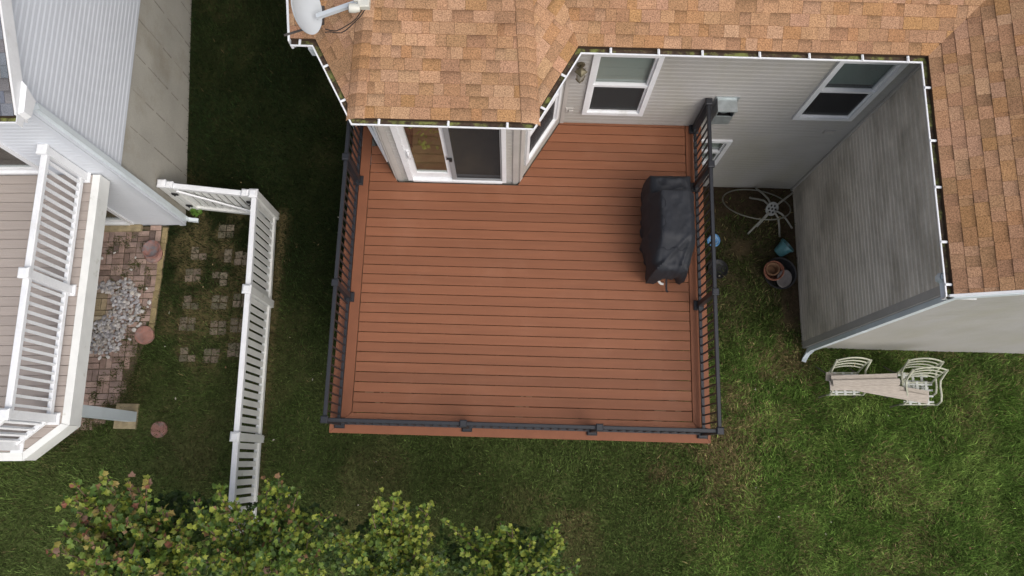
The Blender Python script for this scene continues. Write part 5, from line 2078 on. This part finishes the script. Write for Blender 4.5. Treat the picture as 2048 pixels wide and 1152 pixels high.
o = MB().lathe([(0, 0.02), (0.07, 0.02), (0.098, 0.16), (0.118, 0.16), (0.122, 0.12), (0.104, 0.115), (0.08, 0), (0, 0)], (4.625, 3.49, 0.16), 32, ax).build("terracotta_pot", M['terra_in'])
tag(o, "smaller dull brown terracotta pot nested inside the orange pot", "pot")
ax = Vector((0.34, -0.32, 0.85)).normalized()
o = MB().lathe([(0, 0.0), (0.10, 0.0), (0.118, 0.01), (0.158, 0.012), (0.165, 0.0), (0.16, -0.012), (0, -0.012)], (4.84, 3.33, 0.215), 36, ax).build("pot_saucer", M['saucer'])
tag(o, "grey-brown round saucer tilted against the orange pot in the tub", "saucer")
o = MB().lathe([(0, 0.012), (0.10, 0.012), (0.15, 0.03), (0.17, 0.05), (0.182, 0.05), (0.18, 0.03), (0.15, 0.0), (0, 0.0)], (3.70, 3.52, 0.02), 36).build("bowl", M['black_plastic'])
tag(o, "dark shallow bowl on the grass below the deck railing", "bowl")
fz = thing("plastic_lid", "sky blue round plastic lid on the grass below the railing", "lid", (3.64, 4.07, 0.02))
MB().lathe([(0, 0.02), (0.09, 0.022), (0.105, 0.032), (0.125, 0.022), (0.13, 0.0), (0.12, -0.01)], (3.64, 4.07, 0.03), 32, (0.1, 0.0, 1)).build("lid_body", M['blue'], fz)
MB().lathe([(0.070, 0.0), (0.074, 0.008), (0.084, 0.008), (0.088, 0.0)], (3.64, 4.07, 0.053), 32, (0.1, 0.0, 1)).build("lid_ring", M['ltblue'], fz)
MB().add([(3.56, 4.09, 0.062), (3.66, 4.02, 0.062), (3.69, 4.11, 0.062), (3.60, 4.15, 0.062)], [(0, 1, 2, 3)]).build("lid_sticker", M['ltblue'], fz)

# ------------------------------------------------------------------ chairs and planks
def chair_parts(t):
    W = 0.285
    for sx in (-1, 1):
        m = MB()
        # one curved side: back upright sweeping into arm and front leg
        m.tube([(sx * W, 0.33, 0.90), (sx * W, 0.26, 0.78), (sx * W, 0.18, 0.655), (sx * W, 0.10, 0.625), (sx * W, -0.06, 0.63), (sx * W, -0.16, 0.60), (sx * W, -0.205, 0.48), (sx * W, -0.20, 0.36)], 0.0175, 7)
        m.build("side_frame", M['chair'], t)
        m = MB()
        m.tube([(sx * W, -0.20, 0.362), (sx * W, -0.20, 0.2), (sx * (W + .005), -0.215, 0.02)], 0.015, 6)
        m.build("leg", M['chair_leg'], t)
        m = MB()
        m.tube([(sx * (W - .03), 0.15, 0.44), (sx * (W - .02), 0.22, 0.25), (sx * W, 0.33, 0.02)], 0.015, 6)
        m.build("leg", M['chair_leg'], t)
        m = MB()
        m.tube([(sx * (W - .03), 0.17, 0.43), (sx * (W - 0.04), 0.24, 0.62), (sx * (W - 0.02), 0.33, 0.90)], 0.014, 6)
        m.build("back_upright", M['chair'], t)
    for k, (y, z) in enumerate(((0.33, 0.90), (0.295, 0.80), (0.262, 0.70), (0.23, 0.60))):
        w = W - 0.025
        m = MB()
        m.tube([(w * (i / 8 * 2 - 1), y + 0.035 * (1 - (i / 4 - 1) ** 2), z + 0.045 * (1 - (i / 4 - 1) ** 2)) for i in range(9)], 0.012 if k else 0.014, 6)
        m.build("back_slat", M['chair'], t)
    m = MB()
    m.tube([(-W + .02, -0.20, 0.43), (W - .02, -0.20, 0.43)], 0.013, 6)
    m.tube([(-W + .02, 0.17, 0.43), (W - .02, 0.17, 0.43)], 0.013, 6)
    m.build("seat_frame", M['chair'], t)
    for i in range(3):
        x = -0.15 + i * 0.15
        MB().bar((x, -0.21, 0.445), (x, 0.18, 0.442), 0.042, 0.006).build("seat_strap", M['strap'], t)
    for j in range(4):
        y = -0.16 + j * 0.098
        MB().bar((-W + .03, y, 0.4365), (W - .03, y, 0.4365), 0.032, 0.005, up=(0, 0, 1)).build("seat_strap", M['strap'], t)


ch1 = thing("patio_chair", "cream metal patio chair standing alone under the left plank ends", "chair", (5.68, 1.47, 0), 0.03, "cream patio chairs under the planks", local=True)
chair_parts(ch1)


def dup_thing(r, loc, rz, label):
    n = r.copy()
    COL.objects.link(n)
    n.location = loc
    n.rotation_euler = (0, 0, rz)
    n["label"] = label
    for c in list(r.children):
        k = c.copy()
        COL.objects.link(k)
        k.parent = n
    return n


dup_thing(ch1, (6.86, 1.49, 0), -0.02, "lower cream patio chair of the stacked pair, set behind")
dup_thing(ch1, (6.87, 1.33, 0.105), 0.02, "upper cream patio chair of the stacked pair, nearer the grass")


def plank(x0, y0, x1, y1, z0, z1, w, label, holes=None):
    p0, p1 = Vector((x0, y0, z0)), Vector((x1, y1, z1))
    c = (p0 + p1) / 2
    Lg = (p1 - p0).length
    a = math.atan2(y1 - y0, x1 - x0)
    m = MB().box(-Lg / 2, Lg / 2, -w / 2, w / 2, -0.0125, 0.0125, bev=0.003)
    o = m.build("plank", M['plank'])
    o.location = c
    o.rotation_euler = (0, -math.asin((z1 - z0) / Lg), a)
    tag(o, label, "plank", "weathered planks laid across the patio chairs")
    return o


plank(5.28, 1.545, 6.45, 1.40, .661, .675, .14, "lowest pinkish plank with its left end showing behind the stack")
plank(5.72, 1.44, 6.96, 1.275, .690, .705, .14, "slanting plank whose right end crosses the stacked chairs farther back")
plank(5.78, 1.375, 6.92, 1.195, .717, .735, .14, "slanting plank whose right end lies nearest the grass")
plank(5.30, 1.372, 6.45, 1.395, .745, .760, .14, "straight plank edging the stack on the grass side")
plank(5.32, 1.475, 6.42, 1.545, .772, .782, .14, "straight plank at the back of the two on top of the stack")
plank(5.33, 1.415, 6.44, 1.475, .800, .812, .10, "broad straight plank lying uppermost over both chairs")

# ------------------------------------------------------------------ trees along the lower edge
G1 = [(0.085, 0.150, 0.030), (0.115, 0.190, 0.034), (0.062, 0.110, 0.028), (0.150, 0.220, 0.040)]
GY = [(0.265, 0.305, 0.048), (0.215, 0.265, 0.044)]
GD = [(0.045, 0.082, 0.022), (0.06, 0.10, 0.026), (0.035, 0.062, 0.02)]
RD = [(0.22, 0.14, 0.075), (0.28, 0.215, 0.07), (0.19, 0.115, 0.085), (0.30, 0.26, 0.065), (0.23, 0.095, 0.06), (0.20, 0.22, 0.06), (0.17, 0.19, 0.05)]


def tree(label, base, tips, top, pal_tip, size, seed, fill, extra_low=True, lname="tree"):
    rnd = random.Random(seed)
    t = thing(lname, label, "tree", (base[0], base[1], 0), 0, "young trees along the lower edge of the lawn")
    B = Vector((base[0], base[1], 0))
    tr = MB()
    fork = Vector((base[0], base[1], 1.1))
    tr.tube([B + Vector((0, 0, -0.1)), B + Vector((0.02, 0.02, 0.6)), fork, fork + Vector((0.02, 0.04, 0.9))], [0.055, 0.045, 0.038, 0.022], 9)
    tr.build("trunk", M['bark'], t)
    leaves = []
    for (tx, ty, tz) in tips:
        tip = Vector((tx, ty, tz))
        root = fork + Vector((rnd.uniform(-.08, .08), rnd.uniform(-.05, .05), rnd.uniform(0.0, 0.8)))
        mid = root.lerp(tip, 0.5) + Vector((rnd.uniform(-.1, .1), rnd.uniform(-.12, .05), 0.15))
        lm = MB()
        pts = []
        for i in range(9):
            s = i / 8
            pts.append(root * (1 - s) ** 2 + mid * 2 * s * (1 - s) + tip * s * s)
        lm.tube(pts, [0.016 * (1 - i / 9.5) + 0.002 for i in range(9)], 5)
        lm.build("limb", M['bark'], t)
        n = rnd.randint(70, 95)
        for k in range(n):
            s = 0.30 + 0.70 * (k + rnd.random()) / n
            p = root * (1 - s) ** 2 + mid * 2 * s * (1 - s) + tip * s * s
            sp = 0.030 + 0.055 * (1 - s)
            p = p + Vector((rnd.gauss(0, sp), rnd.gauss(0, sp), rnd.gauss(0, sp * 0.8)))
            if s > 0.84 and rnd.random() < 0.55:
                c = rnd.choice(pal_tip)
            elif rnd.random() < 0.15 + 0.35 * s:
                c = rnd.choice(GY)
            else:
                c = rnd.choice(G1)
            leaves.append((p, size * rnd.choice((0.5, 0.7, 0.85, 1.0, 1.2)) * rnd.uniform(0.85, 1.1) * (1.05 - 0.3 * s), c, tip - root, s))
        # twigs with leaf rosettes
        for q in range(rnd.randint(3, 6)):
            s = rnd.uniform(0.35, 0.9)
            p = root * (1 - s) ** 2 + mid * 2 * s * (1 - s) + tip * s * s
            e = p + Vector((rnd.uniform(-.20, .20), rnd.uniform(-.08, .24), rnd.uniform(0.0, 0.28)))
            tw = MB()
            tw.tube([p, p.lerp(e, .5) + Vector((0, 0, .03)), e], [0.006, 0.004, 0.003], 4)
            tw.build("twig", M['bark'], t)
            for k in range(rnd.randint(14, 24)):
                f = rnd.random() ** 0.6
                pp = p.lerp(e, f) + Vector((rnd.gauss(0, .045), rnd.gauss(0, .045), rnd.gauss(0, .04)))
                c = rnd.choice(pal_tip if (f > .8 and rnd.random() < .6) else (GY if rnd.random() < .3 else G1))
                leaves.append((pp, size * rnd.uniform(0.5, 1.0), c, e - p, 0.9))
    # inner fill, lower and darker green kinds
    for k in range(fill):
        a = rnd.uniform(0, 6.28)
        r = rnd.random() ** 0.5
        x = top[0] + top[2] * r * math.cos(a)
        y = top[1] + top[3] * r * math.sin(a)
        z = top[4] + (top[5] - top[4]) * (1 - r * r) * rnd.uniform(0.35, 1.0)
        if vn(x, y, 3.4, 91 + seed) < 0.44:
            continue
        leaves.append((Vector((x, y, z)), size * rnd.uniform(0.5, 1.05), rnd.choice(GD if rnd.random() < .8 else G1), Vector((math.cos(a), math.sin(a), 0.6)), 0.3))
    # orientation and emission
    vis = []
    mats = []
    for i, (p, sz, c, d, s) in enumerate(leaves):
        d = d.normalized()
        yaw = math.atan2(d.y, d.x) - math.pi / 2 + rnd.gauss(0, 1.1)
        m = Matrix.Translation(p) @ Matrix.Rotation(yaw, 4, 'Z') @ Matrix.Rotation(rnd.gauss(-0.25, 0.7), 4, 'X') @ Matrix.Rotation(rnd.gauss(0, 0.65), 4, 'Y') @ Matrix.Scale(sz, 4)
        mats.append(m)
        px, py, dd = project(p)
        vis.append((sz / dd * (1 if (0 < px < 2048 and 0 < py < 1152) else 0.0) * (0.6 + 0.4 * s + 0.25 * (p.z - 2)), i))
    vis.sort(reverse=True)
    pick = {i for v, i in vis[:300] if v > 0}
    cv, cf, cc = [], [], []
    for i, (p, sz, c, d, s) in enumerate(leaves):
        m = mats[i]
        if i in pick:
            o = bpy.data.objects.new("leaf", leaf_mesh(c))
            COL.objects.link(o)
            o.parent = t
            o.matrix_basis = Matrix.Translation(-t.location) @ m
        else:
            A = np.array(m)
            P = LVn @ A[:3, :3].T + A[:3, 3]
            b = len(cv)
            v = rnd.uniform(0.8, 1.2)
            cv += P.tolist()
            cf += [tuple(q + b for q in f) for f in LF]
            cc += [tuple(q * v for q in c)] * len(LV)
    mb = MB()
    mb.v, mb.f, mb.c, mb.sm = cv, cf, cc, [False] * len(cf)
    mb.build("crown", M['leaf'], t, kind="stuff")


tree("leftmost young tree with reddish-orange leaf tips beside the deck corner", (-4.85, -1.75),
     [(-5.67, -0.42, 3.15), (-5.23, -0.32, 3.2), (-4.93, -0.38, 3.2), (-4.69, -0.38, 3.2), (-5.67, -0.62, 3.1), (-5.83, -1.25, 3.2), (-5.63, -0.85, 3.0), (-5.72, -1.06, 3.1), (-4.5, -0.70, 3.1),
      (-5.1, -0.75, 3.35), (-4.75, -0.85, 3.45), (-5.25, -1.1, 3.4), (-4.8, -1.3, 3.6), (-4.35, -1.05, 3.2), (-5.45, -1.5, 3.3), (-4.9, -1.7, 3.6), (-4.4, -1.5, 3.4), (-4.15, -1.1, 3.2), (-4.2, -1.75, 3.3), (-4.3, -0.85, 3.0)],
     (-4.85, -1.35, 0.85, 0.75, 1.6, 3.2), RD, 0.108, 31, 1700)
tree("dense green young tree growing over the end of the white fence", (-3.55, -1.65),
     [(-3.79, -0.50, 3.1), (-4.1, -0.60, 3.1), (-3.62, -0.62, 2.9), (-3.16, -0.32, 3.1), (-2.96, -0.38, 3.1), (-2.75, -0.46, 3.1), (-2.29, -0.74, 3.1), (-3.9, -0.9, 3.2), (-3.4, -0.75, 3.0), (-3.0, -0.8, 3.2),
      (-2.7, -0.9, 3.2), (-3.6, -1.2, 3.3), (-3.1, -1.2, 3.4), (-2.6, -1.25, 3.2), (-4.05, -1.35, 3.3), (-3.4, -1.6, 3.4), (-2.9, -1.6, 3.3), (-2.35, -1.45, 3.2), (-4.0, -1.7, 3.3), (-2.3, -1.05, 3.1)],
     (-3.3, -1.30, 1.0, 0.70, 1.5, 3.1), GY + [(0.21, 0.12, 0.06)] + G1, 0.088, 37, 1900)
tree("young tree with one tall yellow-green shoot, third along from the left", (-1.6, -1.65),
     [(-1.68, -0.52, 3.25), (-1.74, -0.72, 3.2), (-2.24, -0.97, 3.1), (-2.05, -1.05, 3.2), (-1.49, -0.48, 3.1), (-1.34, -0.58, 3.1), (-1.01, -0.56, 3.1), (-1.25, -0.85, 3.0), (-1.9, -1.3, 3.3), (-1.5, -1.15, 3.2), (-1.0, -1.0, 3.0), (-1.62, -1.55, 3.3), (-1.15, -1.45, 3.1), (-0.8, -1.25, 3.1), (-2.05, -1.6, 3.2), (-0.75, -1.6, 3.1)],
     (-1.6, -1.35, 0.80, 0.60, 1.4, 2.9), GY + GY + [(0.25, 0.24, 0.04)], 0.082, 41, 1500)
tree("rightmost sparse young tree of thin upright yellow-green shoots", (0.15, -1.75),
     [(-0.81, -0.78, 3.1), (-0.44, -0.85, 3.1), (-0.09, -0.78, 3.1), (0.06, -0.84, 3.1), (0.66, -0.80, 3.1), (0.70, -1.0, 3.1), (0.31, -0.98, 3.1), (0.92, -1.25, 3.1), (-0.55, -1.15, 3.1), (0.0, -1.2, 3.2), (0.4, -1.35, 3.2), (-0.3, -1.45, 3.2), (-0.62, -1.5, 3.1), (0.7, -1.5, 3.1), (0.1, -1.6, 3.2)],
     (0.05, -1.45, 0.95, 0.50, 1.3, 2.7), GY + GY + G1, 0.082, 43, 1300)

# fallen leaves and straw bits on the lawn
rnd = random.Random(77)
fl = MB()
for k in range(130):
    x, y = rnd.uniform(-7, 9), rnd.uniform(-2, 5)
    if (x > 5.1 and y > 2.0) or (-2.6 < x < 2.9 and y > 0.3) or (x < -6.2):
        continue
    a = rnd.uniform(0, 6.28)
    r = rnd.uniform(0.012, 0.03)
    c = rnd.choice([(0.34, 0.25, 0.13), (0.42, 0.36, 0.25), (0.25, 0.15, 0.08), (0.5, 0.47, 0.4)])
    z = float(gz(x, y)) + 0.045
    fl.add([(x + r * math.cos(a), y + r * math.sin(a), z), (x - r * .5 * math.sin(a), y + r * .5 * math.cos(a), z + .006), (x - r * math.cos(a), y - r * math.sin(a), z + .003), (x + r * .5 * math.sin(a), y - r * .5 * math.cos(a), z - .004)], [(0, 1, 2, 3)], c)
fl.build("fallen_leaves", M['leaf'], kind="stuff")

for o in S.objects:
    if "_local" in o:
        del o["_local"]
